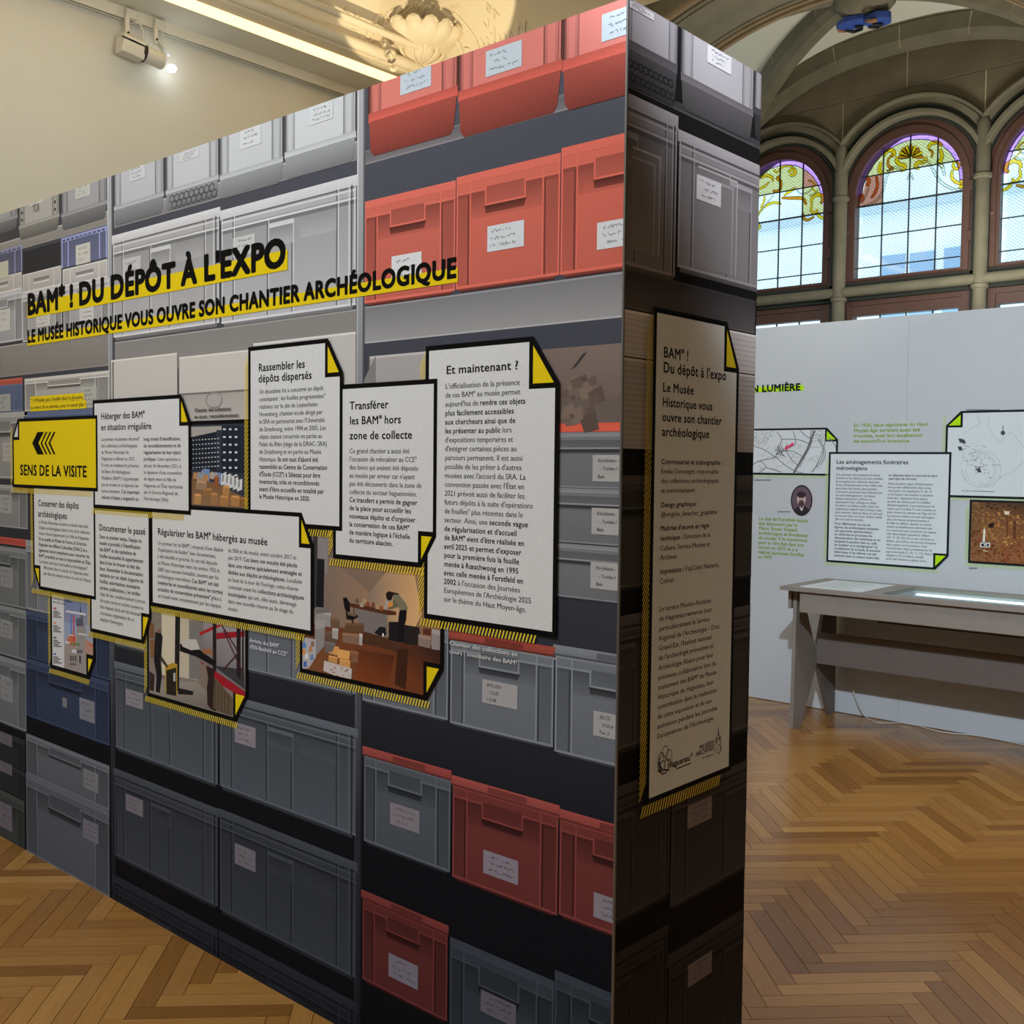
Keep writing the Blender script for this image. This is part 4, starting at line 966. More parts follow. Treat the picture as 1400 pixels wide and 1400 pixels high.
crate(PE,790,915,1100,1288,(36,32,31),'big'); crate(PE,917,1090,1085,1240,(38,34,33),'big',lab=(939.5,1102,972.5,1133.5),lc=(88,78,74))
crate(PE,790,911,1338,1520,(26,23,22),'big'); crate(PE,913,1090,1310,1500,(28,25,24),'big',lab=(940,1320,972.5,1350.5),lc=(76,67,64))
# ================================================================== CARDS
YEL=(222,196,22); BLK=(9,9,9); INK=(27,25,25)
ntop=[0]; HALFP=[None]
def card(pl,x0,yt,yb,x1,corner,cx,cz,t,fill=(184,188,192),fill2=None,fold=YEL,top_t=True,name='text_card',white_fold=None,raw_px=None,hatch='lb',hcol=(205,180,50),hw=.020,lab=None,blk=BLK,parent=None):
    """card frame; x0,yt / x0,yb: left edge corners in the picture, x1 right column; cx,cz chamfer size (m); t border (m)"""
    ntop[0]+=1; D=.0026+ntop[0]*.00055
    _,z1=pl.to2(x0,yt); _,z0=pl.to2(x0,yb); zm=(z0+z1)/2; u0=pl.u_at(x0,zm); u1=pl.u_at(x1,zm)
    fr=Pt(pl,pl.b); 
    def ch(u0,z0,u1,z1,cx,cz):
        P=[(u0,z0),(u1,z0),(u1,z1),(u0,z1)]
        if corner=='tr': P=[(u0,z0),(u1,z0),(u1,z1-cz),(u1-cx,z1),(u0,z1)]
        if corner=='br': P=[(u0,z0),(u1-cx,z0),(u1,z0+cz),(u1,z1),(u0,z1)]
        if corner=='tl': P=[(u0,z0),(u1,z0),(u1,z1),(u0+cx,z1),(u0,z1-cz)]
        if corner=='bl': P=[(u0,z0+cz),(u0+cx,z0),(u1,z0),(u1,z1),(u0,z1)]
        return P
    fr.poly(ch(u0,z0,u1,z1,cx,cz),blk,D)
    root=adopt(fr.build(name,None))
    if lab: root['label']=lab
    # hatching strip at the left and below
    hp=Pt(pl); st=.0125; 
    if 'l' in hatch:
        v=z0-hw
        while v<z1-.05: hp.poly([(u0-hw,v),(u0-hw,v+.005),(u0-.001,v+.005+hw*1.5),(u0-.001,v+hw*1.5)],hcol,D-.0002) if v>z0 else None; v+=st
    if 'b' in hatch:
        u=u0-hw*.8
        while u<u1-cx*.7-.01: hp.poly([(u,z0-hw),(u+.0045,z0-hw),(u+.0045+hw*.35,z0-.001),(u+hw*.35,z0-.001)],hcol,D-.0002); u+=.0105
    o=hp.build('hatching',None); 
    if o is not None: o.parent=root
    ip=Pt(pl); g=t
    if corner=='tr': P=[(u0+g,z0+g),(u1-g,z0+g),(u1-g,z1-cz-g),(u1-cx-g,z1-cz-g),(u1-cx-g,z1-g),(u0+g,z1-g)]; T=[(u1-cx,z1-cz),(u1-cx,z1-g*1.7),(u1-g*1.3,z1-cz)]
    elif corner=='br': P=[(u0+g,z0+g),(u1-cx-g,z0+g),(u1-cx-g,z0+cz+g),(u1-g,z0+cz+g),(u1-g,z1-g),(u0+g,z1-g)]; T=[(u1-cx,z0+cz),(u1-cx,z0+g*1.7),(u1-g*1.3,z0+cz)]
    elif corner=='tl': P=[(u0+g,z0+g),(u1-g,z0+g),(u1-g,z1-g),(u0+cx+g,z1-g),(u0+cx+g,z1-cz-g),(u0+g,z1-cz-g)]; T=[(u0+cx,z1-cz),(u0+cx,z1-g*1.7),(u0+g*1.3,z1-cz)]
    elif corner=='bl': P=[(u0+g,z0+cz+g),(u0+cx+g,z0+cz+g),(u0+cx+g,z0+g),(u1-g,z0+g),(u1-g,z1-g),(u0+g,z1-g)]; T=[(u0+cx,z0+cz),(u0+cx,z0+g*1.7),(u0+g*1.3,z0+cz)]
    else: P=[(u0+g,z0+g),(u1-g,z0+g),(u1-g,z1-g),(u0+g,z1-g)]; T=None
    def halfp():
        A={'tr':((u1-cx,z1),(u1,z1-cz)),'br':((u1,z0+cz),(u1-cx,z0)),'tl':((u0,z1-cz),(u0+cx,z1))}.get(corner)
        if not A: return None
        (xa,ya),(xb,yb_)=A; nx,ny=-(yb_-ya),(xb-xa); 
        c_=nx*xa+ny*ya
        return (nx,ny,c_)
    hp_=halfp(); ip.half=hp_; HALFP[0]=hp_
    if fill2: ip.poly([(u0+g,z0+g),(u1-g,z0+g),(u1-g,z1-g),(u0+g,z1-g)],fill2,D+.0001)
    paper=min(fill)>100
    if not fill2: ip.poly(P,{'F':(229,231,233),'E':(228,226,222),'W':(226,234,238)}[pl.k] if paper else fill,D+.0001,raw=paper)
    o=ip.build('card_face',None); 
    if o is not None: o.parent=root
    if T:
        tp=Pt(pl); 
        if fill2:   # black notch behind the fold over a picture
            n={'tr':[(u1-cx-g,z1),(u1-cx-g,z1-cz-g),(u1,z1-cz-g),(u1,z1-cz),(u1-cx,z1)],'br':[(u1-cx-g,z0),(u1-cx,z0),(u1,z0+cz),(u1,z0+cz+g),(u1-cx-g,z0+cz+g)],'tl':[(u0,z1-cz-g),(u0+cx+g,z1-cz-g),(u0+cx+g,z1),(u0+cx,z1),(u0,z1-cz)]}[corner]
            tp.poly(n,blk,D+.00033)
        tp.poly(T,white_fold or fold,D+.0004); o=tp.build('folded_corner',None); o.parent=root
    return root,D+.0002,(u0,z0,u1,z1)
def put(pt,root,name='lettering'):
    if not pt.mb.v: return
    o=pt.build(name,None); o.parent=root; return o
Zs={'G':ZT(PF,330,440,4.117),'I2':ZT(PF,570,440,6.364),'I3':ZT(PF,570,650,5.186),'B':ZT(PF,120,530,4.0),'C':ZT(PF,0,520,3.333),'E':ZT(PF,120,690,4.0),'K':ZT(PF,400,720,5.386),'T':ZT(PF,0,230,3.333),'T2':ZT(PF,400,230,3.043),'N':ZT(PE,860,400,3.8875),'N2':ZT(PE,860,740,3.684),'L':ZT(PF,60,800,10),'LG':ZT(PE,880,980,10.77)}
# -- photo of the working room (lowest layer)
K=Zs['K']; WHT=(184,188,192)
root,D,_=card(PF,411.5,729,918.7,608,'br',.058,.085,.0120,fill2=(70,38,24),name='photo_print',lab='printed photograph of a person bent over a table in a room of cardboard boxes')
p=Pt(PF,(_[0]+.0120,_[2]-.0120,_[1]+.0120,_[3]-.003),HALFP[0])
q=lambda pts,c,d=1: p.poly([K(*a) for a in pts],c,D+d*.00002)
q([(60,0),(1120,120),(1120,900),(980,860),(60,780)],[(96,90,88),(150,118,86),(112,84,60),(150,112,76),(90,84,82)])
q([(700,330),(900,330),(960,640),(900,760),(640,690),(560,500)],[(150,122,92),(176,138,94),(190,150,102),(186,146,100),(132,110,92),(118,102,90)],2)
q([(60,690),(530,770),(940,860),(1120,930),(1120,1300),(60,1150)],[(92,56,36),(96,52,28),(60,36,26),(40,28,24),(96,48,26),(112,70,44)],3)
q([(530,770),(640,790),(720,840),(960,960),(700,900),(520,860)],(66,42,28),4); q([(780,900),(860,900),(840,1200),(760,1160)],(54,30,20),4); q([(480,900),(760,950),(700,1190),(470,1130)],[(84,44,24),(72,36,20),(104,52,26),(110,56,28)],4)
q([(160,60),(190,70),(190,600),(160,600)],(50,48,50),3); q([(190,235),(242,240),(236,595),(180,590)],(24,24,28),3); q([(195,70),(270,80),(262,350),(245,350),(243,240),(192,232)],(116,112,112),3)
# table, things on it, chair
q([(425,560),(770,625),(770,650),(710,650),(430,590)],(72,40,28),7); q([(455,590),(462,590),(462,680),(455,680)],(40,34,32),6); q([(470,595),(705,645),(705,820),(530,770),(470,640)],(104,96,92),5)
for x,y,c in ((480,545,(86,74,60)),(535,545,(150,130,90)),(560,570,(120,60,40)),(600,575,(104,60,44)),(630,590,(150,120,90)),(515,575,(150,130,110)),(660,600,(130,70,40))): q([(x-14,y+15),(x+16,y+18),(x+12,y-16),(x-8,y-18)],c,8)
q([(680,605),(700,540),(715,545),(700,615)],(150,140,140),9); q([(710,560),(770,560),(765,600),(712,600)],(186,120,50),8)
q([(378,525),(405,520),(428,560),(432,620),(410,640),(390,600)],(18,16,18),9); q([(398,630),(470,640),(495,660),(450,690),(405,680)],(22,18,18),9); q([(412,625),(480,645),(470,662),(415,650)],(96,80,66),10); q([(445,690),(455,690),(460,740),(440,740)],(30,26,26),8)
# bending person seen from the side
q([(740,500),(790,498),(840,560),(856,600),(846,620),(800,620),(770,560)],(104,100,78),12); q([(695,490),(715,475),(745,480),(750,500),(735,540),(712,545),(698,525)],(28,22,22),13); q([(745,482),(785,490),(795,500),(750,500)],(36,28,26),13)
q([(750,520),(775,560),(785,590),(740,605),(705,612),(700,598),(745,585)],(88,84,66),13); q([(700,597),(722,600),(718,612),(702,612)],(150,104,80),14)
q([(796,615),(848,612),(845,680),(828,740),(832,850),(780,850),(786,740),(788,660)],(20,18,22),12); q([(715,700),(790,700),(790,850),(715,835)],(26,24,28),8); q([(790,715),(940,740),(960,880),(830,860)],(34,28,28),7); q([(735,845),(790,855),(810,860),(735,850)],(70,60,56),13)
q([(610,780),(650,735),(690,740),(700,790),(680,810),(640,800)],(26,24,26),9); q([(668,785),(680,785),(680,808),(668,808)],(190,186,180),11)
# boxes
B_=[((180,595),(290,630),(290,740),(170,720),(128,124,120)),((285,665),(355,680),(350,760),(290,750),(92,70,52)),((395,710),(535,710),(530,780),(390,770),(86,62,44)),((375,780),(500,790),(500,870),(375,850),(112,88,70)),((500,785),(524,790),(520,875),(498,868),(150,146,140)),((175,690),(250,690),(240,880),(170,960),(120,116,112)),((250,770),(340,760),(340,850),(250,880),(84,66,54)),((300,745),(345,750),(342,830),(300,820),(140,136,130)),
 ((275,870),(350,885),(345,950),(272,930),(182,134,74)),((345,900),(432,915),(425,980),(340,965),(190,140,78)),((275,945),(340,960),(335,1010),(272,990),(168,122,70)),((355,970),(435,985),(430,1045),(350,1030),(176,128,74)),((245,840),(330,860),(300,920),(245,930),(92,84,80)),((435,910),(495,920),(490,1000),(440,1000),(110,76,54)),((935,790),(1025,815),(1020,895),(932,875),(120,102,92)),((1035,750),(1095,765),(1095,910),(1030,900),(126,118,114)),((968,745),(1030,750),(1025,800),(968,790),(80,40,30)),((180,590),(240,600),(290,630),(180,640),(96,92,90))]
for i,t in enumerate(B_): q(t[:4],t[4],15+i*.3); q([t[0],t[1],((t[1][0]+t[2][0])/2,(t[1][1]*3+t[2][1])/4),((t[0][0]+t[3][0])/2,(t[0][1]*3+t[3][1])/4)],mul(t[4],1.15),15.1+i*.3)
q([(78,810),(178,830),(180,960),(130,1040),(78,1050)],(150,146,146),22); 
for x,y,c in ((95,870,(70,110,160)),(140,900,(160,110,70)),(110,950,(190,190,188)),(100,1010,(60,90,140)),(155,860,(120,90,70)),(150,960,(90,110,150)),(90,920,(180,120,60))): q([(x-12,y+24),(x+14,y+20),(x+10,y-20),(x-10,y-18)],c,23)
q([(240,985),(330,1010),(445,1045),(440,1125),(330,1100),(235,1060)],(168,160,154),22)
for i in range(26): x=250+rr_.random()*180; y=1010+rr_.random()*90+(x-250)*.12; s_=8+rr_.random()*12; q([(x,y),(x+s_,y+3),(x+s_*.8,y+s_*.6),(x-2,y+s_*.5)],rr_.choice([(200,196,190),(150,110,90),(120,90,84),(186,150,130)]),23)
put(p,root,'picture')
c_=Pt(PF); block(c_,Zs['I3'],237,1200,1258,[('Chantier des collections en',722),('cours : inventaire des BAM*',720)],30,(176,176,174),.0034,heavy=1.4); adopt(c_.build('caption',None))
# -- warehouse photo
Z=Zs['E']
root,D,_=card(PF,202.5,824,951,340,'br',.062,.085,.0122,fill2=(120,112,100),name='photo_print',lab='printed photograph of a forklift lifting bags beside red warehouse racking')
p=Pt(PF,(_[0]+.014,_[2]-.014,_[1]+.015,_[3]-.002),HALFP[0]); q=lambda pts,c,d=1: p.poly([Z(*a) for a in pts],c,D+d*.00002)
q([(330,560),(880,600),(880,1180),(330,1050)],(112,104,94)); q([(410,590),(500,600),(495,940),(410,930)],(176,166,142),2); q([(510,610),(610,640),(610,960),(500,940)],(164,154,132),2); q([(560,630),(640,640),(640,960),(560,950)],(104,100,94),3)
q([(330,940),(600,970),(760,1040),(800,1170),(600,1130),(330,1050)],[(120,112,100),(128,120,108),(96,90,84),(82,76,70),(110,104,96),(128,120,110)],4)
q([(640,640),(880,660),(880,1060),(640,900)],[(124,118,118),(134,128,130),(96,92,92),(90,86,84)],3)
q([(710,700),(870,690),(870,720),(710,735)],(130,26,34),7); q([(615,700),(700,660),(760,650),(700,680),(620,715)],(146,30,36),7); q([(616,850),(866,1020),(866,1060),(690,960)],(134,26,34),9); q([(700,880),(860,900),(866,1010),(720,900)],(52,50,52),6)
for x,w_ in ((690,12),(820,14),(850,6)): q([(x,640),(x+w_*1.6,640),(x+w_*1.6,960 if x>700 else 1130),(x,930 if x>700 else 1120)],(34,26,28),8)
for a,c in (((750,690),(860,930)),((840,800),(750,900)),((740,660),(820,790))): p.line([Z(*a),Z(*c)],.006,(60,30,34),D+.00017)
q([(485,590),(512,592),(505,1020),(480,1010)],(28,28,26),10); q([(510,760),(600,780),(710,860),(700,885),(600,830),(510,800)],(20,18,18),10); q([(430,880),(470,865),(495,870),(495,1040),(430,1030)],(150,118,36),11); q([(436,905),(490,890),(490,1045),(436,1035)],(34,30,26),12); q([(474,920),(486,918),(486,965),(474,965)],(150,146,140),13); q([(500,1000),(585,1020),(580,1040),(500,1035)],(26,24,22),11)
q([(516,750),(545,735),(600,735),(620,790),(570,795),(525,775)],(164,158,148),12); q([(630,790),(680,785),(695,820),(640,815)],(132,86,56),12); q([(612,890),(650,860),(665,950),(655,1015),(620,990)],(112,96,84),12)
q([(330,640),(370,650),(370,730),(330,730)],(104,72,48),5); q([(345,740),(380,735),(372,830),(350,840)],(110,78,50),6)
q([(375,700),(400,690),(416,720),(410,800),(405,860),(412,930),(400,1030),(378,1020),(382,930),(368,850),(372,760)],(26,24,26),12); q([(384,690),(404,676),(408,696),(392,705)],(110,78,60),13); q([(330,900),(372,930),(368,1020),(335,1010)],(46,36,34),10); q([(405,820),(445,880),(440,892),(400,845)],(52,46,40),12)
q([(700,940),(800,1060),(800,1165),(690,1110)],(86,72,56),10); q([(655,880),(700,900),(690,1130),(660,1090)],(40,28,26),11)
for k in range(5): p.line([Z(705+k*18,960+k*18),Z(700+k*18,1115+k*8)],.004,(54,44,36),D+.00024)
put(p,root,'picture')
c_=Pt(PF); block(c_,Z,890,750,785,[('Arrivée des BAM*',1052),("d'Ehl-Benfeld au CCE*",1097)],22,(186,188,188),.0032,heavy=1.5); adopt(c_.build('caption',None))
# -- small print with the church tower
Z=Zs['L']
root,D,_=card(PF,70.5,806.5,913,131.4,'br',.05,.075,.015,fill2=(160,158,158),name='photo_print',lab='printed leaflet with coloured arrows and a drawing of a church tower under blue sky')
p=Pt(PF,(_[0]+.015,_[2]-.014,_[1]+.015,_[3]-.014),HALFP[0]); q=lambda pts,c,d=1: p.poly([Z(*a) for a in pts],c,D+d*.00002)
q([(290,60),(760,100),(760,1260),(290,1160)],[(86,102,138),(92,110,146),(150,144,140),(150,140,136)]); q([(290,500),(720,560),(720,1200),(290,1150)],[(120,136,160),(130,140,156),(140,132,128),(146,136,132)],2)
q([(470,560),(520,400),(555,380),(590,600),(600,900),(590,1200),(450,1190),(470,900)],(128,122,116),4); q([(505,400),(515,220),(530,400)],(60,66,84),5); q([(455,460),(550,440),(560,560),(460,560)],(74,78,90),5); q([(520,380),(550,380),(552,440),(515,440)],(80,80,88),5)
q([(330,740),(400,650),(460,700),(450,900),(370,850)],(166,92,60),5); q([(300,800),(470,850),(480,1180),(300,1130)],(132,122,114),6); q([(570,760),(620,740),(700,830),(700,1000),(580,960)],(150,116,100),5); q([(580,780),(690,800),(690,860),(620,800)],(168,90,70),6); q([(380,790),(500,790),(520,830),(390,820)],(90,110,70),7)
for i in range(3):
    for j in range(2): q([(375+i*32,960+j*100),(395+i*32,965+j*100),(395+i*32,1040+j*60),(375+i*32,1030+j*60)],(62,60,66),8)
for i in range(3): q([(470+i*26,880),(490+i*26,884),(490+i*26,930),(470+i*26,925)],(70,66,70),8)
q([(498,960),(525,965),(525,1070),(500,1060)],(60,56,60),8)
for x,a,b_,c in ((388,400,670,(70,100,160)),(424,410,760,(160,50,60))): q([(x-8,a),(x+8,a),(x+8,b_),(x-8,b_)],c,9)
for a in ([(320,340),(590,385),(585,415),(318,368)],[(485,650),(600,670),(600,690),(485,670)],[(310,760),(370,775),(370,800),(310,785)],[(400,875),(465,885),(460,930),(400,915)],[(365,670),(430,680),(430,692),(365,684)]): q(a,(176,176,178),10)
q([(100,60),(292,80),(292,1160),(100,1100)],(176,176,174),11)
for y,c in ((310,(150,40,60)),(510,(190,110,50)),(710,(60,80,60)),(935,(50,90,150))):
    q([(145,y-5),(170,y-4),(170,y-16),(190,y+8),(170,y+26),(170,y+14),(145,y+12)],c,12)
    for k in range(4): p.line([Z(148,y+42+k*26),Z(205+(k*37)%60,y+50+k*26)],.005,(96,94,94),D+.00026)
block(p,Z,140,188,238,[('Recensement des collections',400),('entre 2007 et 2023',312)],30,(40,44,80),D+.0003,heavy=2)
put(p,root,'picture')
# -- storage room photo
Z=Zs['B']
root,D,_=card(PF,256,576,700,343,None,0,0,.0122,fill2=(44,48,58),name='photo_print',hatch='',lab='printed photograph of dark archive drawers with white boxes in front')
p=Pt(PF,(_[0],_[2],_[1],_[3]-.018),HALFP[0]); q=lambda pts,c,d=1: p.poly([Z(*a) for a in pts],c,D+d*.00002)
q([(540,200),(870,200),(870,470),(540,440)],[(26,30,38),(34,38,50),(30,34,44),(24,28,36)]); q([(540,200),(740,205),(740,235),(575,270),(540,275)],(142,138,134),3); q([(712,232),(740,232),(740,460),(712,450)],(40,46,58),4); 
for i in range(9):
    for j in range(7):
        x=585+i*17; y=288+j*25-(i*1.2); s_=3.2+i*.25
        if y<450: q([(x-s_,y-3),(x+s_,y-3),(x+s_,y+3),(x-s_,y+3)],(150,156,164),5)
for i in range(3):
    for j in range(7):
        x=755+i*32; y=228+j*42; q([(x-7,y-5),(x+7,y-5),(x+7,y+5),(x-7,y+5)],(176,184,192),5); q([(x+15,y-20),(x+17,y-20),(x+17,y+22),(x+15,y+22)],(18,20,26),4)
q([(575,490),(700,520),(870,600),(870,660),(575,640)],[(96,72,52),(104,78,54),(90,66,46),(108,82,58),(120,92,66)],6)
for i in range(14):
    x=585+rr_.random()*150; y=440+rr_.random()*55; q([(x,y),(x+34,y+5),(x+30,y+40),(x-3,y+34)],rr_.choice([(170,172,172),(142,138,132),(150,112,76),(120,124,130),(96,120,160)]),7+i*.2)
for i in range(5): x=738+i*22; y=462+i*8; q([(x,y+14),(x+28,y-4+i*2),(x+26,y+64),(x-2,y+74)],(176,178,178),11+i*.2); q([(x+8,y+14),(x+13,y+12),(x+11,y+50),(x+6,y+52)],(40,42,50),13)
for x,y,w_,h,c in ((590,590,40,50,(150,112,70)),(640,560,50,40,(122,88,56)),(680,585,40,60,(132,96,62)),(730,600,50,50,(140,100,60)),(790,600,50,50,(146,104,62)),(700,490,28,60,(120,72,44)),(745,545,40,44,(150,108,66)),(600,520,60,40,(130,104,82)),(840,610,40,46,(110,78,46))):
    q([(x,y),(x+w_,y+5),(x+w_-4,y+h),(x,y+h-5)],c,14); q([(x,y),(x+w_,y+5),(x+w_-6,y-10),(x+8,y-12)],mul(c,1.2),14.2)
put(p,root,'picture')
c_=Pt(PF); block(c_,Z,588,133,168,[('|Chantier des collections',788),('|en cours : reconditionnement',830)],19,(44,42,42),.0036); adopt(c_.build('caption',None))
# -- text cards, from the back forwards
Z=Zs['I2']; root,D,_=card(PF,583,474,844.8,765.2,'tr',.076,.105,.0120,lab='white text card titled Et maintenant ? with a yellow folded corner')
p=Pt(PF); block(p,Z,268,457,457,[('|Et maintenant ?',900)],70,INK,D+.0001)
LI=[("L'officialisation de la présence",910,0),("de ces BAM* au musée permet",915,0),("aujourd'hui de |rendre ces objets",960,0),("|plus facilement accessibles",860,0),("|aux chercheurs ainsi que de",872,0),("|les présenter au public| lors",840,0),("d'expositions temporaires et",850,0),("d'intégrer certaines pièces au",883,0),("parcours permanent. Il est aussi",935,0),("possible de les prêter à d'autres",925,0),("musées avec l'accord du SRA. La",960,0)]
LJ=[("convention passée avec l'État en",773),("2021 prévoit aussi de faciliter les",775),("futurs dépôts à la suite d'opérations",833),("de fouilles* plus récentes dans le",763),("secteur. Ainsi, une |seconde vague",800),("|de régularisation et d'accueil",720),("|de BAM* vient d'être réalisée en",773),("|avril 2025 et permet d'exposer",752),("|pour la première fois la fouille",737),("|menée à Rœschwoog en 1995",733),("|avec celle menée à Forstfeld en",767),("|2002| à l'occasion des Journées",743),("Européennes de l'Archéologie 2025",822),("sur le thème du Haut Moyen-âge.",787)]
toI=lambda r:((570+r/5.186)-570)*6.364
block(p,Z,262,585,(822.2-440)*6.364,[(a,b_) for a,b_,_k in LI]+[(a,toI(b_)) for a,b_ in LJ],46,INK,D+.0001)
put(p,root)
Z=Zs['G']; root,D,_=card(PF,458,527,763,599.3,'br',.052,.078,.0120,lab='white text card titled Transférer les BAM hors zone de collecte')
p=Pt(PF); block(p,Z,620,495,662,[('|Transférer',838),('|les BAM* hors',910),('|zone de collecte',973)],44,INK,D+.0001)
block(p,Z,619,740,1241,[("Ce grand chantier a aussi été",957),("l'occasion de relocaliser au CCE*",998),("des biens qui avaient été déposés",1006),("au musée par erreur car n'ayant",985),("pas été découverts dans la zone de",1025),("collecte du secteur haguenovien.",998),("|Ce transfert a permis de gagner",1000),("|de la place pour accueillir les",965),("|nouveaux dépôts et d'organiser",990),("|la conservation de ces BAM*",955),("|de manière logique à l'échelle",960),("|du territoire alsacien.",863)],27,INK,D+.0001); put(p,root)
root,D,_=card(PF,342,475,716,470.8,'tr',.062,.092,.0120,lab='white text card titled Rassembler les dépôts dispersés')
p=Pt(PF); block(p,Z,107,281,343,[('|Rassembler les',370),('|dépôts dispersés',408)],43,INK,D+.0001)
block(p,Z,111,407,994,[("Un deuxième lot a concerné un dépôt",473),("conséquent : les fouilles programmées*",484),("réalisées sur le site de Leutenheim-",445),("Hexenberg, chantier-école dirigé par",467),("le SRA en partenariat avec l'Université",480),("de Strasbourg, entre 1994 et 2005. Les",488),("objets étaient conservés en partie au",465),("Palais du Rhin (siège de la DRAC- SRA)",493),("de Strasbourg et en partie au Musée",461),("Historique. |Ils ont tout d'abord été",443),("|rassemblés au Centre de Conservation",495),("|d'Étude (CCE*) à Sélestat pour être",456),("|inventoriés, triés et reconditionnés",450),("|avant d'être accueillis en totalité par",475),("|le Musée Historique en 2020.",398)],25,INK,D+.0001); put(p,root)
Z=Zs['E']; root,D,_=card(PF,208.7,688,827.5,431,'tr',.052,.085,.0120,lab='wide white text card titled Régulariser les BAM hébergés au musée')
p=Pt(PF); block(p,Z,393,163,163,[('|Régulariser les BAM* hébergés au musée',995)],36,INK,D+.0001)
block(p,Z,393,218,505,[("Un premier lot de BAM*, composé d'une dizaine",752),("d'opérations de fouilles* bien documentées,",713),("a été identifié et priorisé. Ils ont été déposés",720),("au Musée Historique entre les années 1952 et",733),("2005 sans aucune formalité, souvent par les",728),("archéologues eux-mêmes. |Ces BAM* ont été",727),("|inventoriés et reconditionnés selon les normes",750),("|actuelles de conservation préventive*| grâce à",743),("un travail mené conjointement par les équipes",741)],21,INK,D+.0001)
block(p,Z,778,259,576,[("du SRA et du musée, entre octobre 2017 et",1152),("juin 2019. |Ces biens ont ensuite été placés",1157),("|dans une réserve spécialement aménagée et",1183),("|dédiée aux dépôts archéologiques.| Localisée",1184),("en haut de la tour de l'horloge, cette réserve",1163),("contenait avant les |collections archéologiques",1195),("|municipales| qui ont, elles aussi, déménagé",1153),("dans une nouvelle réserve au 3e étage du",1136),("musée.",833)],22,INK,D+.0001); put(p,root)
Z=Zs['C']; root,D,_=card(PF,125.5,692,862.5,209,'br',.05,.09,.0122,lab='narrow white text card titled Documenter le passé')
p=Pt(PF); block(p,Z,462,683,683,[('|Documenter le passé',673)],28,INK,D+.0001)
block(p,Z,463,719,1094,[("|Dans un premier temps, l'équipe du",656),("|musée a procédé à l'identification",650),("|des BAM* et des opérations de",630),("|fouilles auxquelles ils appartiennent",663),("|dans le but de dresser un état des",648),("|lieux. Rassembler la documentation",662),("|existante sur ces objets (rapports de",663),("|fouilles, autorisations, inventaires",648),("|anciens, publications...) et vérifier",650),("l'état de leur conditionnement (cartons",672),("de toutes sortes et sachets souvent en",664),("très mauvais état) ont été nécessaires",664),("à la bonne organisation de ce",620),("chantier d'envergure.",572)],17,INK,D+.0001); put(p,root)
root,D,_=card(PF,48,660,803.5,133.5,'bl',.048,.078,.0122,lab='white text card titled Conserver des dépôts archéologiques')
p=Pt(PF); block(p,Z,184,572,620,[('|Conserver des dépôts',370),('|archéologiques',316)],28,INK,D+.0001)
block(p,Z,186,651,830,[("Le Musée Historique conserve un fonds important",412),("d'objets archéologiques dont la très riche collection",420),("Xavier Nessel appartenant à la Ville de Haguenau.",418),("|En sa qualité de Musée de France, la Direction",405),("|Régionale des Affaires Culturelles (DRAC) lui a",407),("|également donné compétence pour conserver les",418),("|BAM* propriétés ou sous la responsabilité de l'État.",425),("Ces biens sont issus des fouilles archéologiques*",410)],15,INK,D+.0001)
block(p,Z,208,858,884,[("effectuées dans et autour de Haguenau ainsi",413),("que dans les cantons voisins du nord de l'Alsace.",428)],15,INK,D+.0001); put(p,root)
Z=Zs['B']; root,D,_=card(PF,130.5,547.5,694,263.8,'tr',.052,.086,.0120,hatch='b',lab='white text card titled Héberger des BAM en situation irrégulière')
p=Pt(PF); block(p,Z,85,174,234,[('|Héberger des BAM*',325),('|en situation irrégulière',362)],34,INK,D+.0001)
block(p,Z,87,292,607,[("Le premier récolement décennal*",298),("des collections archéologiques",285),("du Musée Historique de",238),("Haguenau a débuté en 2015.",273),("Il a mis en évidence la présence",293),("de Biens Archéologiques",245),("Mobiliers (BAM*) n'appartenant",292),("pas au musée et ne figurant sur",292),("aucun inventaire. |Cet important",297),("|volume d'objets a engendré un",292)],19,INK,D+.0001)
block(p,Z,319,291,615,[("|long travail d'identification,",523),("|de reconditionnement et de",522),("|régularisation de leur statut",523),("|juridique.| Cette opération a",520),("abouti, fin décembre 2021, à",524),("la signature d'une convention",528),("de dépôt entre la Ville de",497),("Haguenau et l'État représenté",533),("par le Service Régional de",507),("l'Archéologie (SRA).",458)],19,INK,D+.0001); put(p,root)
Z=Zs['C']; root,D,_=card(PF,20.4,573,666,136.8,'tl',.05,.07,.0122,fill=(206,182,20),white_fold=(176,178,176),lab='yellow direction card reading Sens de la visite with an arrow pointing left')
p=Pt(PF); block(p,Z,103,431,431,[('|SENS DE LA VISITE',408)],46,BLK,D+.0001,heavy=1.35)
for k,(a,w_) in enumerate(((0,30),(38,8),(56,8),(74,9))):
    x=158+a; P_=[(x,287),(x+24,236-k*.3),(x+24+w_,235),(x+w_*.95,285),(x+24+w_,338),(x+24,338)]
    p.poly([Z(*t) for t in P_],BLK,D+.0002)
put(p,root)
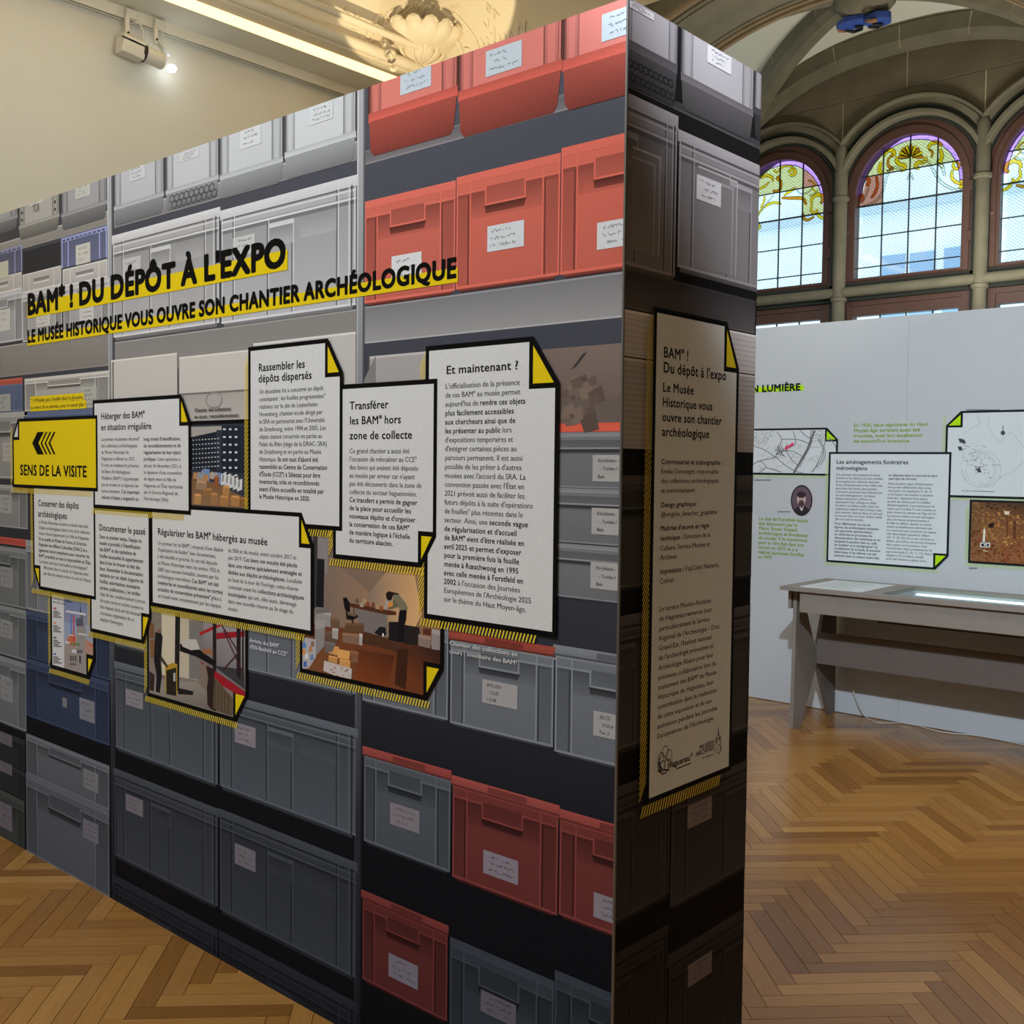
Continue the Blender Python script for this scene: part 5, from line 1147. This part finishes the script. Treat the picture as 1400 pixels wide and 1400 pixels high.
# yellow note and titles
p=Pt(PF); Y2=(212,188,24)
for a,b_,r in ((73,103,385),(104,140,396)):
    u0,z1=Z(140,a+2); _,z0=Z(140,b_+2); p.rect(u0,z0,PF.u_at(r/3.333,z0),z1,Y2,.0020)
block(p,Z,143,100,132,[("*= N'hésitez pas à fouiller dans le glossaire,",382),("au revers de ce panneau, pour en savoir plus !",393)],17,INK,.0022,heavy=1.4); adopt(p.build('yellow_note',None))
p=Pt(PF); T=Zs['T']; u0,z0=T(127,685); _,z1=T(127,617); p.rect(u0,z0,PF.u_at(1313/3.333,z0),z1,YEL,.0020); block(p,T,127,668,668,[("|BAM* ! DU DÉPÔT À L'EXPO",1310)],90,BLK,.0022,heavy=2.1,res=4)
o=adopt(p.build('title_strip',None)); o['label']="yellow strip with the heavy black title BAM ! DU DÉPÔT À L'EXPO"
p=Pt(PF); u0,z0=T(127,810); _,z1=T(127,768); p.rect(u0,z0,PF.u_at(626.5,z0),z1,YEL,.0020); block(p,T,127,795,795,[("|LE MUSÉE HISTORIQUE VOUS OUVRE SON CHANTIER ARCHÉOLOGIQUE",625.2*3.333)],54,BLK,.0022,heavy=1.9,res=4)
o=adopt(p.build('title_strip',None)); o['label']='long yellow strip with the smaller black subtitle'
# ---- card on the end face
N=Zs['N']; WE=(150,143,132)
root,D,_=card(PE,883.6,418.5,1097,1000.5,'tr',.06,.105,.0115,fill=(150,142,131),fold=(206,178,30),hcol=(150,128,44),hw=.026,lab='tall white credits card with a yellow folded corner on the narrow end of the board')
p=Pt(PE)
block(p,N,162,345,425,[('|BAM* !',297),("|Du dépôt à l'expo",498)],56,INK,D+.0001)
block(p,N,158,526,762,[('|Le Musée',325),('|Historique vous',424),('|ouvre son chantier',473),('|archéologique',408)],48,INK,D+.0001)
block(p,N,151,911,1064,[('|Commissariat et scénographie :',478),('Émilie Demongin, responsable',455),('des collections archéologiques',457),('et numismatiques',330)],26,INK,D+.0001)
block(p,N,149,1141,1192,[('|Design graphique :',348),('@virginie_limacher_graphiste',447)],26,INK,D+.0001)
block(p,N,147,1266,1371,[("|Maîtrise d'œuvre et régie",407),('|technique :| Direction de la',412),('Culture, Service Musées et',411)],26,INK,D+.0001)
N=Zs['N2']; block(p,N,137,94,94,[('Archives',222)],26,INK,D+.0001); block(p,N,136,165,213,[('|Impression :| TopColor Numeric,',436),('Colmar',209)],26,INK,D+.0001)
block(p,N,133,352,988,[('Le service Musées-Archives',395),('de Haguenau remercie tout',397),('particulièrement le Service',388),("Régional de l'Archéologie – Drac",438),("Grand Est, l'Institut national",397),("de l'archéologie préventive et",407),('Archéologie Alsace pour leur',406),('précieuse collaboration lors du',420),('traitement des BAM* du Musée',422),('Historique de Haguenau, leur',407),('contribution dans la réalisation',423),('de cette exposition et de son',397),('animation pendant les Journées',426),("Européennes de l'Archéologie.",410)],25,INK,D+.0001)
put(p,root)
p=Pt(PE); G=Zs['LG']; c0=G(258,610)
for k in range(5):
    a=PI/2+k*2*PI/5; cx_,cz_=c0[0]+.017*math.cos(a),c0[1]+.017*math.sin(a); p.line([(cx_+.0125*math.cos(t),cz_+.0125*math.sin(t)) for t in [2*PI*j/16 for j in range(17)]],.0018,INK,D+.0001)
for pts in ([(175,590),(185,700),(240,770),(320,770)],[(150,660),(165,770),(220,825),(280,805)],[(150,790),(215,770)],[(195,560),(170,680),(200,760)]): p.line([G(*t) for t in catmull(pts)],.003,INK,D+.0001)
block(p,G,300,750,750,[('|Haguenau',632)],90,INK,D+.0001,heavy=1.5); p.line([G(430,752),G(635,672)],.003,INK,D+.0001)
p.line([G(640,540),G(662,520),G(655,560),G(640,550)],.002,INK,D+.0001)
block(p,G,768,480,480,[('|MUSÉES',980)],70,INK,D+.0001,heavy=1.2); block(p,G,712,575,575,[('|ARCHIVES',980)],64,INK,D+.0001,heavy=1.2); block(p,G,812,606,606,[('|de Haguenau',975)],24,INK,D+.0001)
for pts in ([(1000,520),(1000,350),(1010,300),(1020,380),(1028,310),(1040,230),(1045,150),(1050,240),(1060,270),(1062,350),(1075,270),(1085,330),(1085,490)],[(1040,250),(1052,250)],[(1030,320),(1060,300)]): p.line([G(*t) for t in pts],.0022,INK,D+.0001)
c1=G(1053,465); p.line([(c1[0]+.007*math.cos(t),c1[1]+.011*math.sin(t)) for t in [2*PI*j/14 for j in range(15)]],.002,INK,D+.0001)
put(p,root,'printed_logo')
# ================================================================== WHITE BOARD ACROSS THE ROOM
wp=thing('exhibition_partition','white free-standing partition with green titled archaeology cards behind the grey display table','partition',(-.3,4.54,0))
def adoptw(o):
    if o is not None: o.parent=wp; o.matrix_parent_inverse=Matrix.Translation((.3,-4.54,0))
    return o
_adopt=adopt; adopt=adoptw
WHB=mat('white_board_paint',(205,210,216),.45,noise=.01,scale=2)
bb=MB(); bb.box(-3.2,3.0,4.4905,4.60,.004,2.45); adopt(bb.build('board_body',WHB))
for x in (-2.35,-1.13,.09,1.31): 
    bb=MB(); bb.box(x-.001,x+.001,4.4895,4.491,.004,2.45); adopt(bb.build('board_joint',mat('faint_joint',(176,182,188),.6)))
WZ=ZT(PW,1020,400,3.684,.92); GRN=(150,190,20); BW=(22,26,28); WF=(190,200,204); GT=(112,140,40); IW=(48,52,56)
ntop[0]=0
# map picture
root,D,_=card(PW,1010,586.5,648.4,1145.7,'tr',.075,.075,.0125,fill2=(176,180,184),fold=GRN,blk=BW,name='map_print',hatch='b',hcol=(162,184,120),hw=.018,lab='black and white map with a red arrow on the white partition')
p=Pt(PW,(_[0]+.012,_[2]-.014,_[1]+.014,_[3]-.014),HALFP[0]); rr_=random.Random(11)
q=lambda pts,c,d=1: p.poly([WZ(*a) for a in pts],c,D+d*.00002)
for i in range(190):
    x=25+rr_.random()*120; y=690+rr_.random()*80
    if x+ (y-690)*1.1<165: q([(x,y),(x+4,y+1),(x+3,y+4),(x,y+3)],(112,114,118),2)
for i in range(150):
    x=330+rr_.random()*70; y=690+rr_.random()*60; q([(x,y),(x+3,y+1),(x+3,y+3),(x,y+3)],(120,122,126),2)
lines=[[(25,770),(90,790),(150,830),(200,870),(250,900),(300,912)],[(330,690),(320,760),(290,820),(262,870),(240,912)],[(340,700),(328,765),(298,825),(270,880)],[(362,740),(385,780),(390,820),(370,860),(330,905)],[(370,740),(396,785),(398,830),(376,870)],[(403,740),(380,820),(340,900)],[(155,700),(180,740),(160,800),(150,830)],[(160,800),(240,800),(300,840)],[(200,790),(230,840),(262,870)],[(180,740),(260,740),(328,765)],[(240,700),(250,760),(200,790)],[(60,850),(130,835),(150,830)],[(30,870),(70,850),(100,880),(60,912)],[(100,880),(180,905)],[(270,690),(300,720),(330,735)],[(420,730),(450,770),(455,800)],[(410,745),(440,740)]]
for l in lines: p.line([WZ(*t) for t in catmull(l,4)],.005,(96,98,102),D+.0001)
for i in range(46):
    a=rr_.uniform(60,400);b_=rr_.uniform(730,900); p.line([WZ(a,b_),WZ(a+rr_.uniform(-34,34),b_+rr_.uniform(-26,26))],.003,(140,142,146),D+.0001)
for i in range(60):
    a=rr_.gauss(170,14);b_=rr_.gauss(795,16); q([(a,b_),(a+5,b_),(a+5,b_+4),(a,b_+4)],(60,62,66),6)
p.line([WZ(*t) for t in ((345,700),(310,790),(240,912))],.014,(90,92,96),D+.00014)
q([(238,755),(243,768),(212,782),(216,790),(193,788),(204,768),(208,775)],(186,52,84),10); put(p,root,'picture')
# dark framed photograph half hidden by the printed board
root,D,_=card(PW,1006,612,682,1029,None,0,0,.0125,fill2=(150,116,84),blk=BW,name='photo_print',hatch='',lab='narrow edge of a framed photograph on the white partition beside the printed board'); 
# plan
root,D,_=card(PW,1292.5,562.5,679.5,1470,'tl',.082,.082,.0125,fill=WF,fold=GRN,blk=BW,name='plan_print',hatch='lb',hcol=(162,184,120),hw=.018,lab='site plan card with thin grey circles and small black marks on the white partition')
p=Pt(PW,(_[0]+.012,_[2]-.014,_[1]+.014,_[3]-.014),HALFP[0]); LG=(150,158,162)
def wl_(pts,c=LG,wd=.0025): p.line([WZ(*t) for t in pts],wd,c,D+.0002)
for c_,rx,ry in (((1180,890),72,78),((1178,892),86,88),((1186,888),100,92)): wl_([(c_[0]+rx*math.cos(t),c_[1]+ry*math.sin(t)) for t in [k*PI/14 for k in range(-10,15)]])
wl_([(1175,615),(1170,635),(1185,655),(1130,690),(1095,715)]);wl_([(1225,620),(1220,680),(1255,730),(1280,755),(1300,730),(1337,700),(1400,780)]);wl_([(1400,850),(1350,900),(1280,930),(1240,985)]);wl_([(1085,770),(1100,830),(1130,870)]);wl_([(1170,950),(1230,985)])
p.line([WZ(1295,670),WZ(1295,720)],.004,(60,64,66),D+.0002); p.ell(WZ(1295,707),.012,.012,(60,64,66),D+.0003)
for x,y,a in ((1082,745,.5),(1094,750,.5),(1078,785,0),(1172,895,0)): 
    for k in range(4): p.line([WZ(x-9+k*2,y-7+k*5),WZ(x+7+k*2,y-7+k*5)],.006,(56,60,62),D+.0003)
for i in range(70): a=rr_.gauss(1170,34);b_=rr_.gauss(850,34)+(a-1170)*.5; p.line([WZ(a,b_),WZ(a+rr_.uniform(-9,9),b_+rr_.uniform(-3,3))],.003,(70,74,78),D+.0003)
for x,y in ((1105,770),(1120,775),(1150,790),(1200,775),(1250,868),(1272,868),(1232,932)): p.line([WZ(x-8,y-2),WZ(x+8,y+3)],.003,(100,104,108),D+.0003)
for x0,x1 in ((1090,1102),(1108,1120),(1126,1138),(1146,1250)): p.line([WZ(x0,998+(x0-1090)*.03),WZ(x1,998+(x1-1090)*.03)],.004,(90,94,98),D+.0003)
put(p,root,'picture')
# excavation photograph
root,D,_=card(PW,1325,683,769.5,1448,'br',.11,.11,.0125,fill2=(104,64,34),fold=GRN,blk=BW,name='photo_print',hatch='lb',hcol=(162,184,120),hw=.02,lab='brown excavation photograph of a grave on the white partition')
p=Pt(PW,(_[0]+.012,_[2]-.014,_[1]+.014,_[3]-.014),HALFP[0]); q=lambda pts,c,d=1: p.poly([WZ(*a) for a in pts],c,D+d*.00002)
q([(1130,1040),(1230,1040),(1400,1060),(1500,1100),(1500,1380),(1130,1370)],[(96,68,44),(50,40,30),(60,44,34),(70,46,34),(130,78,48),(120,84,56)])
for i in range(620):
    x=1135+rr_.random()*290; y=1045+rr_.random()*320; d_=math.hypot((x-1300)/150,(y-1170)/120); base=(140,98,54) if d_<.8 else ((104,58,34) if y>1180 else (120,86,56))
    k=rr_.uniform(.65,1.22); s_=rr_.uniform(4,13)
    if y<1085 and x>1210: base=(60,48,36); k=rr_.uniform(.6,1.2)
    q([(x,y),(x+s_,y+s_*.3),(x+s_*.8,y+s_),(x-s_*.2,y+s_*.7)],mul(base,k),2+i*.01)
q([(1225,1160),(1250,1160),(1248,1185),(1222,1182)],(34,24,20),10); q([(1198,1190),(1207,1190),(1205,1255),(1193,1255)],(190,188,178),11); q([(1182,1258),(1230,1260),(1230,1283),(1180,1282)],(190,192,190),12); q([(1187,1263),(1225,1265),(1225,1279),(1186,1278)],(34,32,32),13); q([(1200,1266),(1215,1267),(1215,1276),(1200,1275)],(170,170,168),14)
q([(1300,1100),(1330,1102),(1325,1120),(1305,1118)],(190,176,150),11); q([(1196,1296),(1220,1302),(1218,1306),(1196,1300)],(180,170,150),11); q([(1310,1120),(1318,1120),(1322,1230),(1314,1230)],(90,52,34),11); q([(1345,1150),(1362,1150),(1360,1240),(1348,1240)],(84,48,34),11)
put(p,root,'picture')
# main text card
root,D,_=card(PW,1132,618,768,1299,'br',.075,.085,.0125,fill=WF,fold=GRN,blk=BW,hatch='lb',hcol=(165,186,125),hw=.02,lab='white two-column text card with a green corner above the display table')
p=Pt(PW)
block(p,WZ,457,862,893,[('|Les aménagements funéraires',820),('|mérovingiens',613)],20,IW,D+.0002,heavy=1.1)
block(p,WZ,455,922,1145,[(t,None) for t in ("À la période mérovingienne la façon","d'enterrer les défunts est très variable.","Ils pouvaient être déposés dans des","fosses dimensionnées à leur taille mais","aussi dans des fosses plus grandes.","Ces fosses pouvaient être dépourvues","de tout aménagement. Certaines","étaient néanmoins coffrées ou","disposaient d'un coffrage en dalles","de pierre. Le défunt, enfin, était soit","simplement déposé dans la fosse, mais","plus souvent, reposait dans un cercueil","ou encore dans un tronc d'arbre évidé","(dit cercueil monoxyle).")],11.5,IW,D+.0002)
block(p,WZ,449,1168,1328,[('|'+t,None) for t in ("Pour différencier ces cas de","figures, les archéologues adoptent","une approche taphonomique :","en observant le processus de","décomposition des matériaux et en","analysant la position des os, celle","du mobilier et la stratigraphie* du","comblement de la fosse, ils peuvent","déterminer si les défunts ont été","enterrés dans un espace laissé vide")],11.5,IW,D+.0002)
block(p,WZ,720,925,942,[('|ou déposés dans un cercueil et dans',965),('|quel type de cercueil.',862)],11.5,IW,D+.0002)
block(p,WZ,716,967,1345,[(t,None) for t in ("Ainsi, plusieurs types d'inhumations","ont pu être différenciés dans cette","nécropole. Les sépultures 9, 18, 19","et 23 étaient des tombes à chambre","funéraire, disposant d'un espace","au côté du défunt pour le mobilier","(Kammergräber). Il est intéressant de","noter que la tombe 9 a été creusée en","plein centre du tumulus de l'âge du Fer.","Les autres tombes ont été aménagées","dans des fosses proportionnées à","la taille du défunt. Quatre au moins","étaient probablement refermées par","un couvercle pour préserver un espace","vide dans lequel reposait le défunt","(10, 17, 20, 22). En ce qui concerne le","défunt, des indices ont permis d'assurer","dans quatre cas la présence d'un","cercueil dont deux probablement de","type monoxyle (7, 10, 11, 13). Dans la","sépulture 21, le défunt semble","avoir été inhumé en pleine terre.")],11.5,IW,D+.0002)
put(p,root)
# green texts and title
p=Pt(PW); block(p,WZ,543,676,755,[('|En 1930, deux sépultures du Haut',916),('|Moyen-âge auraient aussi été',877),('|trouvées, mais leur localisation',888),("|est aujourd'hui incertaine.",830)],16,GT,.002); adopt(p.build('green_caption',None))
p=Pt(PW); block(p,WZ,65,1145,1337,[('|Le site de Forstfeld aurait',312),('|été découvert par le',260),('|Maire Xavier Nessel,',262),('|archéologue et fondateur',315),('|du musée. Il le mentionne',308),('|pour la 1ère fois dans son',292),('|carnet en 1875 et y a',260),('|réalisé quelques fouilles',294),('|en 1879.',135)],16,GT,.002); adopt(p.build('green_caption',None))
p=Pt(PW); u0,z0=WZ(0,505); _,z1=WZ(0,478); p.rect(u0,z0,WZ(290,495)[0],z1,GRN,.0016); block(p,WZ,28,502,502,[('|N LUMIÈRE',275)],33,BW,.002,heavy=1.9); 
u0,z0=WZ(-20,570); _,z1=WZ(-20,545); p.rect(u0,z0,WZ(42,560)[0],z1,GRN,.0016); block(p,WZ,24,566,566,[('|E',40)],31,BW,.002,heavy=1.9); adopt(p.build('title_strip',None))
# portrait medallion
p=Pt(PW); cx_,cz_=WZ(280,1047); a_=WZ(335,1047)[0]-cx_; b_=cz_-WZ(280,1125)[1]
p.ell((cx_,cz_),a_,b_,(28,22,26),.0016,32); p.ell((cx_,cz_),a_*.90,b_*.92,(86,72,80),.0017,32)
e=lambda x,y: WZ(x,y)
for pts,c,d in (([(240,1095),(262,1078),(280,1074),(300,1078),(320,1092),(312,1106),(300,1115),(280,1119),(260,1115),(246,1106)],(44,38,44),.0018),([(270,1072),(290,1072),(288,1092),(280,1100),(272,1090)],(170,162,164),.0019),([(279,1076),(284,1076),(288,1084),(275,1086)],(30,26,30),.002)): p.poly([e(*t) for t in pts],c,d)
f_=e(279,1040); p.ell(f_,.030,.045,(168,146,142),.0019,22); p.ell(e(279,1018),.032,.020,(50,40,44),.00195,18); p.ell(e(279,1062),.020,.021,(66,54,56),.00200,18); p.ell(e(279,1049),.016,.006,(74,60,60),.00205,12)
for x in (271,287): p.ell(e(x,1036),.005,.003,(60,48,50),.0021,10); p.line([e(x-5,1031),e(x+5,1031)],.003,(60,48,50),.0021)
p.line([e(279,1036),e(277,1046),e(281,1047)],.002,(130,108,106),.0021)
o=adopt(p.build('portrait_medallion',None)); o['label']='oval portrait print of a bearded man in a dark suit'
p=Pt(PW)
for x0,y0,x1,y1 in ((45,944,124,947),(160,1104,224,1106),(1110,591,1280,592),(1125,1388,1165,1390)):
    k=x0
    while k<x1: 
        w_=rr_.uniform(5,14); p.line([WZ(k,y0),WZ(min(x1,k+w_),y0+(y1-y0)*.1)],.006,(90,94,98),.002); k+=w_+3
adopt(p.build('tiny_caption',None)); adopt=_adopt
# ================================================================== GREY DISPLAY TABLE
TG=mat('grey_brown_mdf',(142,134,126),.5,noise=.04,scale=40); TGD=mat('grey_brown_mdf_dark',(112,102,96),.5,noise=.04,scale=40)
dt=thing('display_table','long grey-brown display table with splayed legs and lit glass showcase top','table',(-.2,4.1,0))
lx=lambda x:x+.2; ly=lambda y:y-4.1
X0,X1=-1.572,1.05
# top as a frame round the sunk info sheet and the showcase opening
o_=[(lx(X0),ly(3.79)),(lx(X1),ly(3.79)),(lx(X1),ly(4.405)),(lx(X0),ly(4.405))]
vo=[(lx(-1.0),ly(3.86)),(lx(X1-.12),ly(3.86)),(lx(X1-.12),ly(4.33)),(lx(-1.0),ly(4.33))]
V,F=slab_mesh(o_,[vo],.828,.85); b=MB(); b.add([(v[0],v[2],v[1]) for v in V],[f[::-1] for f in F]); b.build('tabletop',TG,dt,bevel=.002)
b=MB(); b.box(lx(-1.47),lx(-1.10),ly(3.84),ly(4.31),.8505,.853); sh=b.build('info_sheet',mat('white_sheet',(222,228,230),.3),dt)
tb=MB()
for k in range(9): tb.box(lx(-1.43),lx(-1.43)+.30*(.8 if k%3 else .55),ly(4.27)-k*.045,ly(4.262)-k*.045,.8531,.8533)
tb.build('printed_lines',mat('pale_grey_print',(150,156,160),.6),sh)
WHI=mat('showcase_white',(182,184,186),.5)
b=MB(); x0,x1,y0,y1=lx(-1.0),lx(X1-.12),ly(3.86),ly(4.33); 
b.box(x0,x1,y0,y1,.70,.715); b.box(x0-.012,x0,y0,y1,.70,.828); b.box(x1,x1+.012,y0,y1,.70,.828); b.box(x0,x1,y0-.012,y0,.70,.828); b.box(x0,x1,y1,y1+.012,.70,.828); b.build('showcase_tray',WHI,dt)
b=MB(); b.box(x0+.03,x1-.03,y1-.040,y1-.012,.806,.816); b.build('led_bar',mat('showcase_led',(240,246,255),.4,emit=(235,243,255),estr=1.3),dt)
b=MB(); b.box(x0-.004,x1+.004,y0-.004,y1+.004,.845,.851); b.build('glass_pane',glass('showcase_glass',(246,252,250),1.0,.02),dt)
b=MB(); b.box(lx(onY(1093.3,820,3.815)[0]),lx(X1-.03),ly(3.815),ly(3.835),onY(1093.3,837,3.815)[2],.828); b.build('front_apron',TG,dt,bevel=.002)
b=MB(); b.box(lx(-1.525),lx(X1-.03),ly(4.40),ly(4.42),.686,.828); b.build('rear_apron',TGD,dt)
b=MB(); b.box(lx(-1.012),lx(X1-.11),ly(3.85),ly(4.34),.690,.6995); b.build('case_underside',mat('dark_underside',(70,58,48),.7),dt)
b=MB(); b.box(lx(-1.572),lx(-1.552),ly(3.90),ly(4.40),.71,.828); b.build('end_board',TG,dt,bevel=.002)
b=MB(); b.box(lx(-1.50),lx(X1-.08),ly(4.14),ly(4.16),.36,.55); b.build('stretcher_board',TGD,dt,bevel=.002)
for X in (-1.53,.98):
    b=MB(); b.prism([(ly(y),z) for y,z in ((3.905,.828),(3.89,0),(4.0,0),(4.19,.35),(4.19,.40),(4.045,.68),(4.045,.828))],'x',lx(X)-.011,lx(X)+.011); b.build('leg',TG,dt,bevel=.0015)
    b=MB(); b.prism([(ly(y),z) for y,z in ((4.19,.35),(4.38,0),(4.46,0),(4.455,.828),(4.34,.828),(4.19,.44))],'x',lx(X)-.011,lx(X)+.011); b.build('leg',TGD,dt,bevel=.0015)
# cable from the case down the board and along the floor
cb=MB(); pts=[onY(1166,850,4.46),onY(1160,905,4.46),onY(1164,935,4.46),onY(1174,965,4.45)]; fl=[(1186,982),(1200,988),(1225,988),(1245,987),(1262,994),(1290,1001),(1330,1005),(1365,1011),(1400,1018),(1430,1024)]
P=[tuple(p) for p in pts]+[tuple(onZ(x,y,.006)) for x,y in fl]; P=[(-1.0,4.3,.69)]+P
cc=catmull(P,6); cb.tube([(a,min(b_,4.478),max(c,.005)) for a,b_,c in cc],.0035,8)
o=cb.build('power_cable',mat('white_cable',(206,204,196),.4),None,smooth=True); tag(o,'thin white power cable drooping from the display table to the floor','cable')
